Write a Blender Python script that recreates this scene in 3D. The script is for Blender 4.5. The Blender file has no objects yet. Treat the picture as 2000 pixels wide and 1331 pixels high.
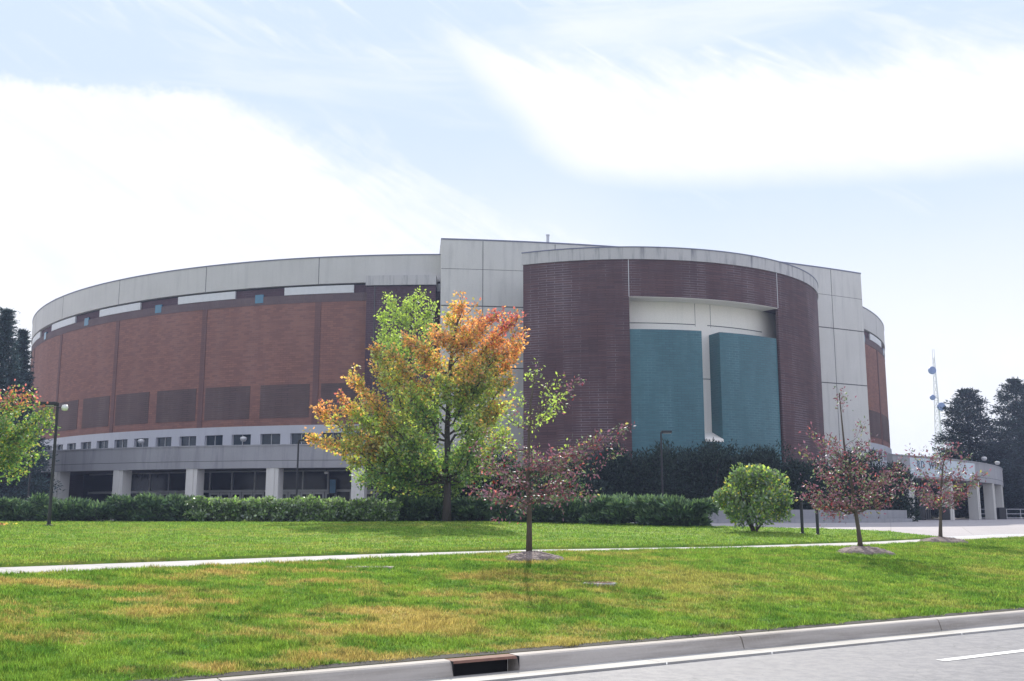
import bpy, bmesh, math, random
import numpy as np
from math import radians as R, sin, cos, atan, atan2, pi, hypot, sqrt
from mathutils import Vector
S = bpy.context.scene
COL = S.collection
rnd = random.Random(7)
rng = np.random.default_rng(11)

# ------------------------------------------------------------------ camera
FPX, HOR = 2000.0, 1005.0                      # focal length and horizon row of the 2000 x 1331 photograph
PITCH = atan((HOR - 665.5) / FPX)
EYE = (0.0, 0.0, 0.5)
cd = bpy.data.cameras.new('camera'); cam = bpy.data.objects.new('camera', cd); COL.objects.link(cam)
cam.location = EYE; cam.rotation_euler = (R(90) + PITCH, 0, 0)
cd.sensor_width = 36.0; cd.lens = 36.0; cd.clip_start = 0.1; cd.clip_end = 5000
S.camera = cam
def P(px, py, Y):                               # the point that the photograph shows at (px, py), Y metres away
    x = (px - 1000) / FPX; u = (665.5 - py) / FPX
    dy = cos(PITCH) - u * sin(PITCH); dz = sin(PITCH) + u * cos(PITCH)
    return Vector((x / dy * Y, Y, EYE[2] + dz / dy * Y))

# ------------------------------------------------------------------ light
HAZE = .0005
SUN_EL, SUN_AZ = 31.5, 1.5                      # azimuth clockwise from +Y
S.view_settings.view_transform = 'Standard'; S.view_settings.look = 'None'
S.view_settings.exposure = 1.03; S.view_settings.gamma = 1; S.view_settings.use_curve_mapping = False
sd = bpy.data.lights.new('sun', 'SUN'); sd.energy = 3.1; sd.angle = R(0.5); sd.color = (1.0, 0.95, 0.86)
sun = bpy.data.objects.new('sun', sd); COL.objects.link(sun)
sv = Vector((sin(R(SUN_AZ)) * cos(R(SUN_EL)), cos(R(SUN_AZ)) * cos(R(SUN_EL)), sin(R(SUN_EL))))
sun.rotation_euler = sv.to_track_quat('Z', 'Y').to_euler(); sun.location = (0, 0, 60)

class NT:                                       # tiny node helper
    def __init__(s, tree): s.t = tree; s.n = tree.nodes; s.l = tree.links
    def add(s, typ, **kw):
        n = s.n.new(typ)
        for k, v in kw.items():
            if k.startswith('i_'):
                key = k[2:]; key = int(key) if key.isdigit() else key
                s.put(n.inputs[key], v)
            else: setattr(n, k, v)
        return n
    def put(s, sock, v):
        if isinstance(v, bpy.types.NodeSocket): s.l.new(v, sock)
        else: sock.default_value = v
    def m(s, op, a, b=0.0, c=None, clamp=False):
        n = s.n.new('ShaderNodeMath'); n.operation = op; n.use_clamp = clamp
        s.put(n.inputs[0], a)
        if op not in ('SINE', 'ABSOLUTE', 'FLOOR', 'FRACT', 'SQRT'): s.put(n.inputs[1], b)
        if c is not None: s.put(n.inputs[2], c)
        return n.outputs[0]
    def step(s, x, lo, hi):                     # smooth ramp 0..1 while x goes lo..hi
        n = s.n.new('ShaderNodeMapRange'); n.interpolation_type = 'SMOOTHSTEP'
        s.put(n.inputs[0], x); s.put(n.inputs[1], lo); s.put(n.inputs[2], hi); n.inputs[3].default_value = 0; n.inputs[4].default_value = 1
        return n.outputs[0]
    def mix(s, f, a, b):
        n = s.n.new('ShaderNodeMix'); n.data_type = 'RGBA'
        s.put(n.inputs[0], f)
        s.put(n.inputs[6], a if isinstance(a, bpy.types.NodeSocket) else (*a, 1)[:4]); s.put(n.inputs[7], b if isinstance(b, bpy.types.NodeSocket) else (*b, 1)[:4])
        return n.outputs[2]
    def noise(s, vec, scale, detail=4, rough=.55, dist=0.0):
        n = s.n.new('ShaderNodeTexNoise'); s.l.new(vec, n.inputs['Vector']); n.inputs['Scale'].default_value = scale
        n.inputs['Detail'].default_value = detail; n.inputs['Roughness'].default_value = rough; n.inputs['Distortion'].default_value = dist
        return n.outputs[0]
    def scaled(s, vec, x, y, z):
        n = s.n.new('ShaderNodeMapping'); s.l.new(vec, n.inputs[0]); n.inputs['Scale'].default_value = (x, y, z); return n.outputs[0]

world = bpy.data.worlds.new('World'); S.world = world; world.use_nodes = True
w = NT(world.node_tree); w.n.clear()
sky = w.add('ShaderNodeTexSky', sky_type='NISHITA', sun_disc=False, sun_elevation=R(SUN_EL), sun_rotation=R(SUN_AZ), air_density=1.0, dust_density=1.6, ozone_density=1.2)
tc = w.add('ShaderNodeTexCoord'); d = tc.outputs['Generated']
sp = w.add('ShaderNodeSeparateXYZ', i_0=d)
X, Y, Z = sp.outputs
az = w.m('ARCTAN2', X, Y)
el = w.m('DIVIDE', Z, w.m('SQRT', w.m('ADD', w.m('MULTIPLY', X, X), w.m('MULTIPLY', Y, Y))))
comb = w.add('ShaderNodeCombineXYZ', i_0=az, i_1=el, i_2=0.0).outputs[0]
n_big = w.m('SUBTRACT', w.noise(w.scaled(comb, 1, 1.3, 1), 9, 6, .62), .5)
n_fine = w.m('SUBTRACT', w.noise(w.scaled(comb, 1, 1.2, 1), 38, 5, .65), .5)
rot = w.add('ShaderNodeMapping', i_0=comb); rot.inputs['Rotation'].default_value = (0, 0, R(33))
n_str = w.m('SUBTRACT', w.noise(w.scaled(rot.outputs[0], 5, 26, 1), 1.0, 7, .62, .6), .5)
n_hor = w.m('SUBTRACT', w.noise(w.scaled(comb, 2.2, 16, 1), 1.0, 6, .6, .5), .5)
wob = w.m('ADD', w.m('ADD', w.m('MULTIPLY', n_big, .035), w.m('MULTIPLY', n_fine, .035)), w.m('MULTIPLY', n_str, w.m('MULTIPLY', w.step(az, -.36, -.1), .16)))
# cloud bank over the west: flat top, sloping down to the east
topA = w.m('MINIMUM', w.m('ADD', .425, w.m('MULTIPLY', w.m('ADD', az, .2), .10)), w.m('SUBTRACT', .42, w.m('MULTIPLY', w.m('ADD', az, .31), .31)))
hA = w.m('SUBTRACT', w.m('ADD', topA, wob), el)
softA = w.m('ADD', .010, w.m('MULTIPLY', w.step(az, -.34, 0.0), .085))
A = w.m('MULTIPLY', w.step(hA, w.m('MULTIPLY', softA, -.4), w.m('MULTIPLY', softA, 1.3)), w.m('ADD', .94, w.m('MULTIPLY', n_str, .9), clamp=True))
# cloud bank over the east: soft ragged top, long straight base
hT = w.m('SUBTRACT', w.m('ADD', w.m('SUBTRACT', .472, w.m('MULTIPLY', az, .10)), w.m('MULTIPLY', wob, .9)), el)
hB = w.m('SUBTRACT', el, w.m('ADD', w.m('SUBTRACT', .330, w.m('MULTIPLY', az, .055)), w.m('MULTIPLY', n_fine, .006)))
hL = w.m('SUBTRACT', az, w.m('ADD', w.m('ADD', -.075, w.m('MULTIPLY', w.m('SUBTRACT', .467, el), .88)), w.m('MULTIPLY', n_big, .05)))
B = w.m('MULTIPLY', w.step(hT, -.040, .034), w.m('MULTIPLY', w.step(hB, -.012, .034), w.step(hL, -.01, .06)))
B = w.m('MULTIPLY', B, w.m('ADD', .88, w.m('ADD', w.m('MULTIPLY', n_str, 1.1), w.m('MULTIPLY', w.step(hT, .0, .06), .15)), clamp=True))
# thin veil towards the horizon and faint streaks aloft
V = w.m('MULTIPLY', w.step(w.m('SUBTRACT', w.m('SUBTRACT', .30, w.m('MULTIPLY', w.step(az, .02, .2), .05)), w.m('ADD', el, w.m('MULTIPLY', n_big, .06))), -.10, .14), .97)
ST = w.m('MULTIPLY', w.m('MAXIMUM', w.step(n_str, -.02, .22), w.step(n_hor, -.05, .2)), w.m('ADD', .28, w.m('MULTIPLY', w.step(el, .40, .52), .30)))
front = w.m('MAXIMUM', w.m('MAXIMUM', A, B), w.m('MAXIMUM', V, ST))
gen = w.step(w.noise(w.scaled(d, 1, 1, 2.2), 2.2, 7, .6), .42, .62)
isf = w.m('MULTIPLY', w.step(Y, .45, .7), w.step(w.m('SUBTRACT', .75, el), -.15, .1))
mask = w.m('ADD', w.m('MULTIPLY', front, isf), w.m('MULTIPLY', w.m('MAXIMUM', gen, V), w.m('SUBTRACT', 1.0, isf)), clamp=True)
lim = w.add('ShaderNodeVectorMath', operation='MINIMUM', i_0=sky.outputs[0]); lim.inputs[1].default_value = (5.4, 6.4, 7.2)
base = w.mix(.80, lim.outputs[0], w.mix(w.step(Y, -.2, .5), (6.6, 7.2, 9.6), (4.5, 5.3, 6.7)))
cloud = w.mix(w.m('ADD', .6, w.m('MULTIPLY', n_big, 1.6), clamp=True), (6.35, 6.6, 7.1), (7.3, 7.35, 7.5))
colr = w.mix(mask, base, cloud)
bg = w.add('ShaderNodeBackground', i_0=colr); bg.inputs[1].default_value = 0.075
w.l.new(bg.outputs[0], w.add('ShaderNodeOutputWorld').inputs[0])

# ------------------------------------------------------------------ object helpers
def tag(o, label=None, cat=None, group=None, kind=None):
    if label: o['label'] = label
    if cat: o['category'] = cat
    if group: o['group'] = group
    if kind: o['kind'] = kind
    return o
def empty(name, loc=(0, 0, 0), rz=0, parent=None):
    o = bpy.data.objects.new(name, None); COL.objects.link(o); o.location = loc; o.rotation_euler = (0, 0, rz); o.parent = parent
    o.empty_display_size = .3
    return o
class MB:
    """collects faces, then becomes one mesh object"""
    def __init__(s): s.v = []; s.f = []; s.uv = []; s.mi = []; s.cut = []
    def each(s):
        out = []
        for a, b in zip(s.cut, s.cut[1:] + [len(s.f)]):
            q = MB(); mp_ = {}
            for f, u, m_ in zip(s.f[a:b], s.uv[a:b], s.mi[a:b]):
                q.f.append(tuple(mp_.setdefault(i, len(mp_)) for i in f)); q.uv.append(u); q.mi.append(m_)
            q.v = [s.v[i] for i in mp_]; out.append(q)
        return out
    def face(s, pts, uvs=None, mi=0):
        b = len(s.v); s.v += [tuple(p) for p in pts]; s.f.append(tuple(range(b, b + len(pts)))); s.uv.append(uvs or [(0, 0)] * len(pts)); s.mi.append(mi)
    def box(s, x0, x1, y0, y1, z0, z1, mi=0):
        s.cut.append(len(s.f))
        p = [(x0, y0, z0), (x1, y0, z0), (x1, y1, z0), (x0, y1, z0), (x0, y0, z1), (x1, y0, z1), (x1, y1, z1), (x0, y1, z1)]
        for f in ((0, 1, 5, 4), (1, 2, 6, 5), (2, 3, 7, 6), (3, 0, 4, 7), (4, 5, 6, 7), (3, 2, 1, 0)):
            q = [p[i] for i in f]; s.face(q, [(a[0] + a[1], a[2]) for a in q], mi)
    def obox(s, c, t, hl, hw, z0, z1, mi=0):     # box round c=(x,y) with its length along t
        s.cut.append(len(s.f)); t = Vector((t[0], t[1])).normalized(); n = Vector((-t.y, t.x))
        q = [(c[0] + t.x * a + n.x * b, c[1] + t.y * a + n.y * b) for a, b in ((-hl, -hw), (hl, -hw), (hl, hw), (-hl, hw))]
        p = [(x, y, z0) for x, y in q] + [(x, y, z1) for x, y in q]
        for f in ((0, 1, 5, 4), (1, 2, 6, 5), (2, 3, 7, 6), (3, 0, 4, 7), (4, 5, 6, 7), (3, 2, 1, 0)):
            s.face([p[i] for i in f], [(0, 0), (1, 0), (1, 1), (0, 1)], mi)
    def arc(s, c, r0, r1, a0, a1, z0, z1, step=1.0, caps=True, mi=0, ztop=None):
        """curved slab between radii r0 < r1 and angles a0 < a1 (degrees from -Y, towards +X); UV = metres along the face, height"""
        s.cut.append(len(s.f)); n = max(1, int(math.ceil((a1 - a0) / step)))
        A_ = [R(a0 + (a1 - a0) * i / n) for i in range(n + 1)]
        def pt(a, r, z): return (c[0] + r * sin(a), c[1] - r * cos(a), z)
        zt = ztop or (lambda a: z1)
        for a, b in zip(A_[:-1], A_[1:]):
            u0, u1 = a * r1, b * r1; ta, tb = zt(a), zt(b)
            s.face([pt(a, r1, z0), pt(b, r1, z0), pt(b, r1, tb), pt(a, r1, ta)], [(u0, z0), (u1, z0), (u1, tb), (u0, ta)], mi)
            s.face([pt(b, r0, z0), pt(a, r0, z0), pt(a, r0, ta), pt(b, r0, tb)], [(u1, z0), (u0, z0), (u0, ta), (u1, tb)], mi)
            s.face([pt(a, r1, ta), pt(b, r1, tb), pt(b, r0, tb), pt(a, r0, ta)], [(u0, 0), (u1, 0), (u1, r1 - r0), (u0, r1 - r0)], mi)
            s.face([pt(a, r0, z0), pt(b, r0, z0), pt(b, r1, z0), pt(a, r1, z0)], [(u0, 0), (u1, 0), (u1, r1 - r0), (u0, r1 - r0)], mi)
        if caps:
            for a, fl in ((A_[0], 0), (A_[-1], 1)):
                q = [pt(a, r0, z0), pt(a, r1, z0), pt(a, r1, zt(a)), pt(a, r0, zt(a))]; uv = [(0, z0), (r1 - r0, z0), (r1 - r0, zt(a)), (0, zt(a))]
                if fl: q.reverse(); uv.reverse()
                s.face(q, uv, mi)
    def tube(s, pts, rad, n=7, mi=0, cap=True):
        s.cut.append(len(s.f))
        rings = []
        for i, p in enumerate(pts):
            p = Vector(p)
            t = (Vector(pts[min(i + 1, len(pts) - 1)]) - Vector(pts[max(i - 1, 0)]))
            if t.length < 1e-6: t = Vector((0, 0, 1))
            t.normalize(); a = t.cross(Vector((.31, .95, .07)) if abs(t.z) > .5 else Vector((0, 0, 1))).normalized(); b = t.cross(a)
            r = rad[i] if isinstance(rad, (list, tuple)) else rad
            rings.append([p + a * (r * cos(2 * pi * k / n)) + b * (r * sin(2 * pi * k / n)) for k in range(n)])
        b0 = len(s.v)
        for q in rings: s.v += [tuple(x) for x in q]
        for i in range(len(rings) - 1):
            for k in range(n):
                s.f.append((b0 + i * n + k, b0 + i * n + (k + 1) % n, b0 + (i + 1) * n + (k + 1) % n, b0 + (i + 1) * n + k)); s.uv.append([(0, 0)] * 4); s.mi.append(mi)
        if cap:
            s.f.append(tuple(b0 + k for k in range(n))[::-1]); s.uv.append([(0, 0)] * n); s.mi.append(mi)
            s.f.append(tuple(b0 + (len(rings) - 1) * n + k for k in range(n))); s.uv.append([(0, 0)] * n); s.mi.append(mi)
    def lathe(s, prof, c=(0, 0, 0), n=16, mi=0):
        b0 = len(s.v)
        for r, z in prof: s.v += [(c[0] + r * cos(2 * pi * k / n), c[1] + r * sin(2 * pi * k / n), c[2] + z) for k in range(n)]
        for i in range(len(prof) - 1):
            for k in range(n):
                s.f.append((b0 + i * n + k, b0 + i * n + (k + 1) % n, b0 + (i + 1) * n + (k + 1) % n, b0 + (i + 1) * n + k)); s.uv.append([(0, 0)] * 4); s.mi.append(mi)
        s.f.append(tuple(b0 + k for k in range(n))[::-1]); s.uv.append([(0, 0)] * n); s.mi.append(mi)
        s.f.append(tuple(b0 + (len(prof) - 1) * n + k for k in range(n))); s.uv.append([(0, 0)] * n); s.mi.append(mi)
    def build(s, name, mat, parent=None, smooth=False, bevel=0.0):
        me = bpy.data.meshes.new(name); me.from_pydata(s.v, [], s.f); me.update()
        uvl = me.uv_layers.new(name='UVMap'); flat = []
        for u in s.uv:
            for a in u: flat += [a[0], a[1]]
        uvl.data.foreach_set('uv', flat)
        mats = mat if isinstance(mat, (list, tuple)) else [mat]
        for m_ in mats: me.materials.append(m_)
        me.polygons.foreach_set('material_index', s.mi)
        if smooth: me.polygons.foreach_set('use_smooth', [True] * len(me.polygons))
        o = bpy.data.objects.new(name, me); COL.objects.link(o); o.parent = parent
        if bevel:
            bm = bmesh.new(); bm.from_mesh(me); bmesh.ops.remove_doubles(bm, verts=bm.verts, dist=1e-4)
            bmesh.ops.bevel(bm, geom=[e for e in bm.edges if e.is_manifold and e.calc_face_angle(0) > .5], offset=bevel, segments=2, affect='EDGES', profile=.7)
            bm.to_mesh(me); bm.free()
        return o

# ------------------------------------------------------------------ materials
def mat(name):
    m_ = bpy.data.materials.new(name); m_.use_nodes = True; t = NT(m_.node_tree); t.n.clear()
    out = t.add('ShaderNodeOutputMaterial'); p = t.add('ShaderNodeBsdfPrincipled'); t.l.new(p.outputs[0], out.inputs[0])
    t.out = out; t.p = p; return m_, t
def plain(name, col, rough=.6, metal=0.0, var=.12, scale=3.0, spec=.5):
    m_, t = mat(name); o = t.add('ShaderNodeTexCoord').outputs['Object']
    k = t.m('ADD', 1 - var, t.m('MULTIPLY', t.noise(o, scale), var * 2))
    c = t.add('ShaderNodeVectorMath', operation='SCALE'); c.inputs[0].default_value = col; t.l.new(k, c.inputs['Scale'])
    t.l.new(c.outputs[0], t.p.inputs['Base Color']); t.p.inputs['Roughness'].default_value = rough; t.p.inputs['Metallic'].default_value = metal
    t.p.inputs['Specular IOR Level'].default_value = spec
    return m_
def concrete(name, col, streak=.3, blotch=.12, stain=(.35, .37, .40), rough=.85, bump=.15):
    """cast concrete with run-off streaks that hang from the top of the piece"""
    m_, t = mat(name); uv = t.add('ShaderNodeUVMap').outputs[0]; o = t.add('ShaderNodeTexCoord').outputs['Object']
    a = t.noise(t.scaled(uv, 1.6, .14, 1), 1.0, 5, .65); b = t.noise(t.scaled(o, 1, 1, 1), .35, 4, .55); f = t.noise(o, 9.0, 5, .6)
    st = t.m('MULTIPLY', t.step(a, .47, .72), streak)
    k = t.m('ADD', t.m('ADD', 1 - blotch, t.m('MULTIPLY', b, blotch * 1.6)), t.m('MULTIPLY', t.m('SUBTRACT', f, .5), .16))
    c = t.add('ShaderNodeVectorMath', operation='SCALE'); c.inputs[0].default_value = col; t.l.new(k, c.inputs['Scale'])
    mx = t.mix(st, c.outputs[0], tuple(x * y for x, y in zip(col, stain)))
    t.l.new(mx, t.p.inputs['Base Color']); t.p.inputs['Roughness'].default_value = rough
    bp = t.add('ShaderNodeBump'); bp.inputs['Strength'].default_value = bump; bp.inputs['Distance'].default_value = .02; t.l.new(f, bp.inputs['Height']); t.l.new(bp.outputs[0], t.p.inputs['Normal'])
    return m_
def brick(name, c1, c2, mortar, bw=.6, bh=.2, ms=.022, rough=.8, eff=.25, spec=.3, vary=.35):
    m_, t = mat(name); uv = t.add('ShaderNodeUVMap').outputs[0]
    b = t.add('ShaderNodeTexBrick'); t.l.new(uv, b.inputs[0]); b.inputs['Scale'].default_value = 1.0
    b.inputs['Color1'].default_value = (*c1, 1); b.inputs['Color2'].default_value = (*c2, 1)
    b.inputs['Mortar Size'].default_value = ms; b.inputs['Brick Width'].default_value = bw; b.inputs['Row Height'].default_value = bh; b.inputs['Mortar Smooth'].default_value = .2
    e = t.noise(t.scaled(uv, .30, .07, 1), 1.3, 5, .6); g = t.noise(t.scaled(uv, .05, .05, 1), 3.0, 4, .6); row = t.noise(t.scaled(uv, .35, 4.8, 1), 1.0, 3, .6)
    dk = tuple(x * .55 for x in c1)
    mo = t.mix(t.step(e, .38, .66), dk, mortar); t.l.new(mo, b.inputs['Mortar'])
    k = t.m('ADD', t.m('ADD', 1 - vary * .8, t.m('MULTIPLY', g, vary)), t.m('MULTIPLY', row, vary * .6))
    c = t.add('ShaderNodeVectorMath', operation='SCALE'); t.l.new(b.outputs[0], c.inputs[0]); t.l.new(k, c.inputs['Scale'])
    cc = t.mix(t.m('MULTIPLY', t.step(e, .5, .8), eff), c.outputs[0], tuple(x * 1.6 for x in mortar))
    t.l.new(cc, t.p.inputs['Base Color']); t.p.inputs['Roughness'].default_value = rough; t.p.inputs['Specular IOR Level'].default_value = spec
    bp = t.add('ShaderNodeBump', invert=True); bp.inputs['Strength'].default_value = .5; bp.inputs['Distance'].default_value = .015
    t.l.new(b.outputs[1], bp.inputs['Height']); t.l.new(bp.outputs[0], t.p.inputs['Normal'])
    return m_
M = {}
M['conc'] = concrete('light_concrete', (.61, .60, .565), streak=.22)
M['conc_fascia'] = concrete('fascia_concrete', (.54, .53, .505), streak=.14)
M['conc_cap'] = concrete('stained_cap_concrete', (.50, .49, .48), streak=.95, stain=(.38, .39, .43))
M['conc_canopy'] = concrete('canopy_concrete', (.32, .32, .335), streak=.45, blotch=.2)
M['conc_band'] = concrete('band_concrete', (.48, .49, .53), streak=.1)
M['conc_clean_bounce'] = concrete('clean_bounce_lit_concrete', (.88, .84, .77), streak=.06, blotch=.05)  # cleaner recess concrete, its colour lightened further in place of bounced light
M['joint'] = plain('dark_joint', (.10, .10, .10), .9)  # plain dark grey for the joint lines
M['gap'] = plain('dark_reveal', (.02, .02, .022), .9)
M['brick_red'] = brick('red_brown_brick', (.265, .130, .100), (.20, .100, .082), (.26, .16, .14), ms=.014, eff=.04, vary=.25)
M['brick_pil'] = brick('dark_joint_brick', (.165, .088, .078), (.145, .080, .074), (.15, .12, .12), ms=.012, eff=.05)
M['brick_band'] = brick('grey_brick_band', (.14, .095, .095), (.12, .085, .09), (.16, .13, .13), bw=.2, bh=.4, ms=.012, eff=.06)
M['brick_louver'] = brick('dark_patterned_brick', (.100, .066, .062), (.118, .075, .068), (.17, .13, .12), bw=1.2, bh=.2, ms=.022, eff=.12)
M['brick_drum'] = brick('purple_brown_brick', (.112, .060, .060), (.080, .046, .050), (.20, .165, .18), ms=.024, bw=1.4, eff=.16, vary=.5)
M['brick_block'] = brick('dark_purple_brick', (.085, .047, .060), (.070, .040, .052), (.12, .09, .10), ms=.02, eff=.03)
M['brick_teal'] = brick('teal_glazed_brick', (.036, .138, .165), (.028, .114, .142), (.09, .21, .235), ms=.020, eff=.07, rough=.42, spec=.55, vary=.3)
M['panel'] = plain('pale_metal_panel', (.60, .61, .62), .5)
M['glass'] = plain('dark_glass', (.008, .010, .013), .12, var=.3, spec=.25)
M['glass_up'] = plain('bluish_glass', (.028, .042, .055), .15, var=.5, spec=.35)
M['cyan'] = plain('cyan_window', (.07, .19, .28), .25)
M['void'] = plain('dark_interior', (.03, .03, .032), .9)
M['frame'] = plain('grey_aluminium', (.42, .43, .44), .45, .3)
M['black'] = plain('black_paint', (.012, .013, .016), .45)
M['dark_metal'] = plain('dark_bronze_metal', (.03, .03, .034), .5, .3)
M['galv'] = plain('galvanised_steel', (.50, .51, .53), .5, .5)
M['lamp_glass'] = plain('frosted_lens', (.75, .75, .73), .3)
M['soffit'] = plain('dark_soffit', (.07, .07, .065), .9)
M['roof'] = plain('grey_roof_membrane', (.25, .25, .25), .9)
M['parapet_trim'] = plain('metal_coping', (.16, .17, .24), .5, .3)

# ------------------------------------------------------------------ terrain functions
KO = (-.6, 10.6); KT = (.845, .534); KN = (-.534, .845)        # kerb: origin, direction, towards the lawn
def K(s_, n_, z=0): return (KO[0] + KT[0] * s_ + KN[0] * n_, KO[1] + KT[1] * s_ + KN[1] * n_, z)
def yk(x): return KO[1] + (x - KO[0]) * KT[1] / KT[0]
SNX = [-220, -60, -20, -7.1, -2.8, .3, 5, 9, 13.3, 18.9, 30, 60, 220]
SNY = [-122, -22, 4.6, 14.6, 19.3, 22.7, 25.3, 27.4, 32.4, 38.2, 47, 66, 166]
SFX = [-220, -60, -20, -8.2, -3.3, .4, 5.4, 10.6, 15.6, 19.5, 30, 60, 220]
SFY = [-119.5, -19.5, 7.2, 17.0, 22.3, 25.3, 27.6, 31.9, 37.6, 42, 50, 69, 169]
def sn(x): return np.interp(x, SNX, SNY)
def sf(x): return np.interp(x, SFX, SFY)
BX = [-220, 5, 8.6, 12.4, 14.6, 15.6, 19.5, 30, 60, 220]; BY = [56, 56, 44.6, 42.2, 40, 37.7, 42.1, 50.1, 69.1, 169.1]
def back(x): return np.interp(x, BX, BY)
def sm(t): t = np.clip(t, 0, 1); return t * t * (3 - 2 * t)
def ground(x, y):
    x = np.asarray(x, float); y = np.asarray(y, float)
    kern = (x - KO[0]) * KN[0] + (y - KO[1]) * KN[1]
    k0 = yk(x) + .25; s0 = sn(x); s1 = sf(x)
    t = np.clip((y - k0) / np.maximum(s0 - k0, .5), 0, 1)
    zl = -.945 + .625 * (1 - (1 - t) ** 1.5) + .05 * np.sin(x * .35 + 1) * np.sin(t * pi)
    tgt = np.interp(x, [-100, 0, 12, 100], [.15, .15, -.06, -.10]); yh = np.interp(x, [-100, 2, 10, 16, 30, 220], [52, 52, 44, 42, 55, 175])
    zu = -.30 + (tgt + .30) * sm((y - s1) / np.maximum(yh - s1, 1))
    zb = tgt + (0 - tgt) * sm((y - yh) / 22)
    z = np.where(y < s0, zl, np.where(y < s1, -.32 + .02 * (y - s0) / (s1 - s0), np.where(y < yh, zu, zb)))
    return z
def gz(x, y): return float(ground(x, y))
def strip(name, lo, hi, xs, rows, material, dz=0.0, skirt=0.0, kind='structure'):
    nv = rows + 1; V_ = []
    for x in xs:
        a, b = float(lo(x)), float(hi(x))
        for j in range(nv):
            y = a + (b - a) * j / rows
            yy = min(max(y, a + 1e-3), b - 1e-3)
            V_.append((x, y, gz(x, yy) + dz))
    F_ = [(i * nv + j, (i + 1) * nv + j, (i + 1) * nv + j + 1, i * nv + j + 1) for i in range(len(xs) - 1) for j in range(rows)]
    if skirt:
        b0 = len(V_)
        for i, x in enumerate(xs):
            for j in (0, rows): V_.append((V_[i * nv + j][0], V_[i * nv + j][1], V_[i * nv + j][2] - skirt))
        for i in range(len(xs) - 1):
            F_.append((b0 + 2 * i, b0 + 2 * i + 2, (i + 1) * nv, i * nv)); F_.append((i * nv + rows, (i + 1) * nv + rows, b0 + 2 * i + 3, b0 + 2 * i + 1))
    me = bpy.data.meshes.new(name); me.from_pydata(V_, [], F_); me.update(); me.materials.append(material)
    me.polygons.foreach_set('use_smooth', [True] * len(me.polygons))
    o = bpy.data.objects.new(name, me); COL.objects.link(o); o['kind'] = kind; return o
def lin(a, b, n): return [a + (b - a) * i / (n - 1) for i in range(n)]
XS = lin(-220, -32, 20)[:-1] + lin(-32, 40, 145) + lin(40, 220, 20)[1:]

# lawn colour: green with straw and clover patches, in world metres
def lawn_color(t, vec, straw=1.0):
    wx = t.add('ShaderNodeSeparateXYZ', i_0=vec).outputs[0]; lft = t.m('ADD', .42, t.m('MULTIPLY', t.step(t.m('MULTIPLY', wx, -1.0), -6.0, 3.0), .58))
    big = t.noise(t.scaled(vec, .8, 1.5, 1), .85, 7, .72); mid = t.noise(vec, 1.9, 5, .65); fine = t.noise(vec, 17, 4, .6); pat = t.noise(t.scaled(vec, .8, 1.2, 1), .13, 4, .55)
    m2 = t.noise(t.scaled(vec, 1, 1.6, 1), 4.5, 5, .7)
    g = t.mix(t.step(mid, .36, .64), (.105, .225, .034), (.215, .340, .048)); g = t.mix(t.m('MULTIPLY', t.step(m2, .50, .68), .65), g, (.34, .39, .06))
    y = t.mix(fine, (.42, .37, .08), (.56, .36, .16))
    f1 = t.m('MULTIPLY', t.step(t.m('ADD', t.m('ADD', t.m('MULTIPLY', big, .80), t.m('MULTIPLY', pat, .36)), t.m('MULTIPLY', fine, .10)), .605, .72), t.m('MULTIPLY', lft, .92 * straw))
    c = t.mix(f1, g, y)
    c = t.mix(t.m('MULTIPLY', t.step(t.noise(t.scaled(vec, .8, 2.0, 1), 2.6, 6, .72), .545, .63), .70 * (.3 + .7 * straw)), c, (.05, .085, .03))
    return t.mix(t.step(fine, .58, .85), c, (.07, .13, .03)), fine
def lawn_mat(name, straw=1.0):
    m_, t = mat(name); o = t.add('ShaderNodeTexCoord').outputs['Object']
    c, fine = lawn_color(t, o, straw); t.l.new(c, t.p.inputs['Base Color']); t.p.inputs['Roughness'].default_value = .95; t.p.inputs['Specular IOR Level'].default_value = .1
    bp = t.add('ShaderNodeBump'); bp.inputs['Strength'].default_value = .6; bp.inputs['Distance'].default_value = .05; t.l.new(t.noise(o, 30, 3), bp.inputs['Height']); t.l.new(bp.outputs[0], t.p.inputs['Normal'])
    return m_
M['lawn'] = lawn_mat('lawn_turf'); M['lawn_up'] = lawn_mat('upper_lawn_turf', .35)
def leafy(name, col, trans=.45, var=.55, hue=None, rough=.5, gloss=.08):
    m_ = bpy.data.materials.new(name); m_.use_nodes = True; t = NT(m_.node_tree); t.n.clear()
    ri = t.add('ShaderNodeNewGeometry').outputs['Random Per Island']
    k = t.m('ADD', 1 - var, t.m('MULTIPLY', ri, 2 * var))
    c = t.add('ShaderNodeVectorMath', operation='SCALE'); c.inputs[0].default_value = col; t.l.new(k, c.inputs['Scale']); cs = c.outputs[0]
    if hue: cs = t.mix(t.m('FRACT', t.m('MULTIPLY', ri, 7.31)), cs, tuple(hue))
    df = t.add('ShaderNodeBsdfDiffuse', i_0=cs); tr = t.add('ShaderNodeBsdfTranslucent', i_0=cs); gl = t.add('ShaderNodeBsdfGlossy'); gl.inputs['Roughness'].default_value = rough; gl.inputs[0].default_value = (.9, .95, 1, 1)
    m1 = t.add('ShaderNodeMixShader', i_0=trans); t.l.new(df.outputs[0], m1.inputs[1]); t.l.new(tr.outputs[0], m1.inputs[2])
    m2 = t.add('ShaderNodeMixShader', i_0=gloss); t.l.new(m1.outputs[0], m2.inputs[1]); t.l.new(gl.outputs[0], m2.inputs[2])
    t.l.new(m2.outputs[0], t.add('ShaderNodeOutputMaterial').inputs[0]); return m_
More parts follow.
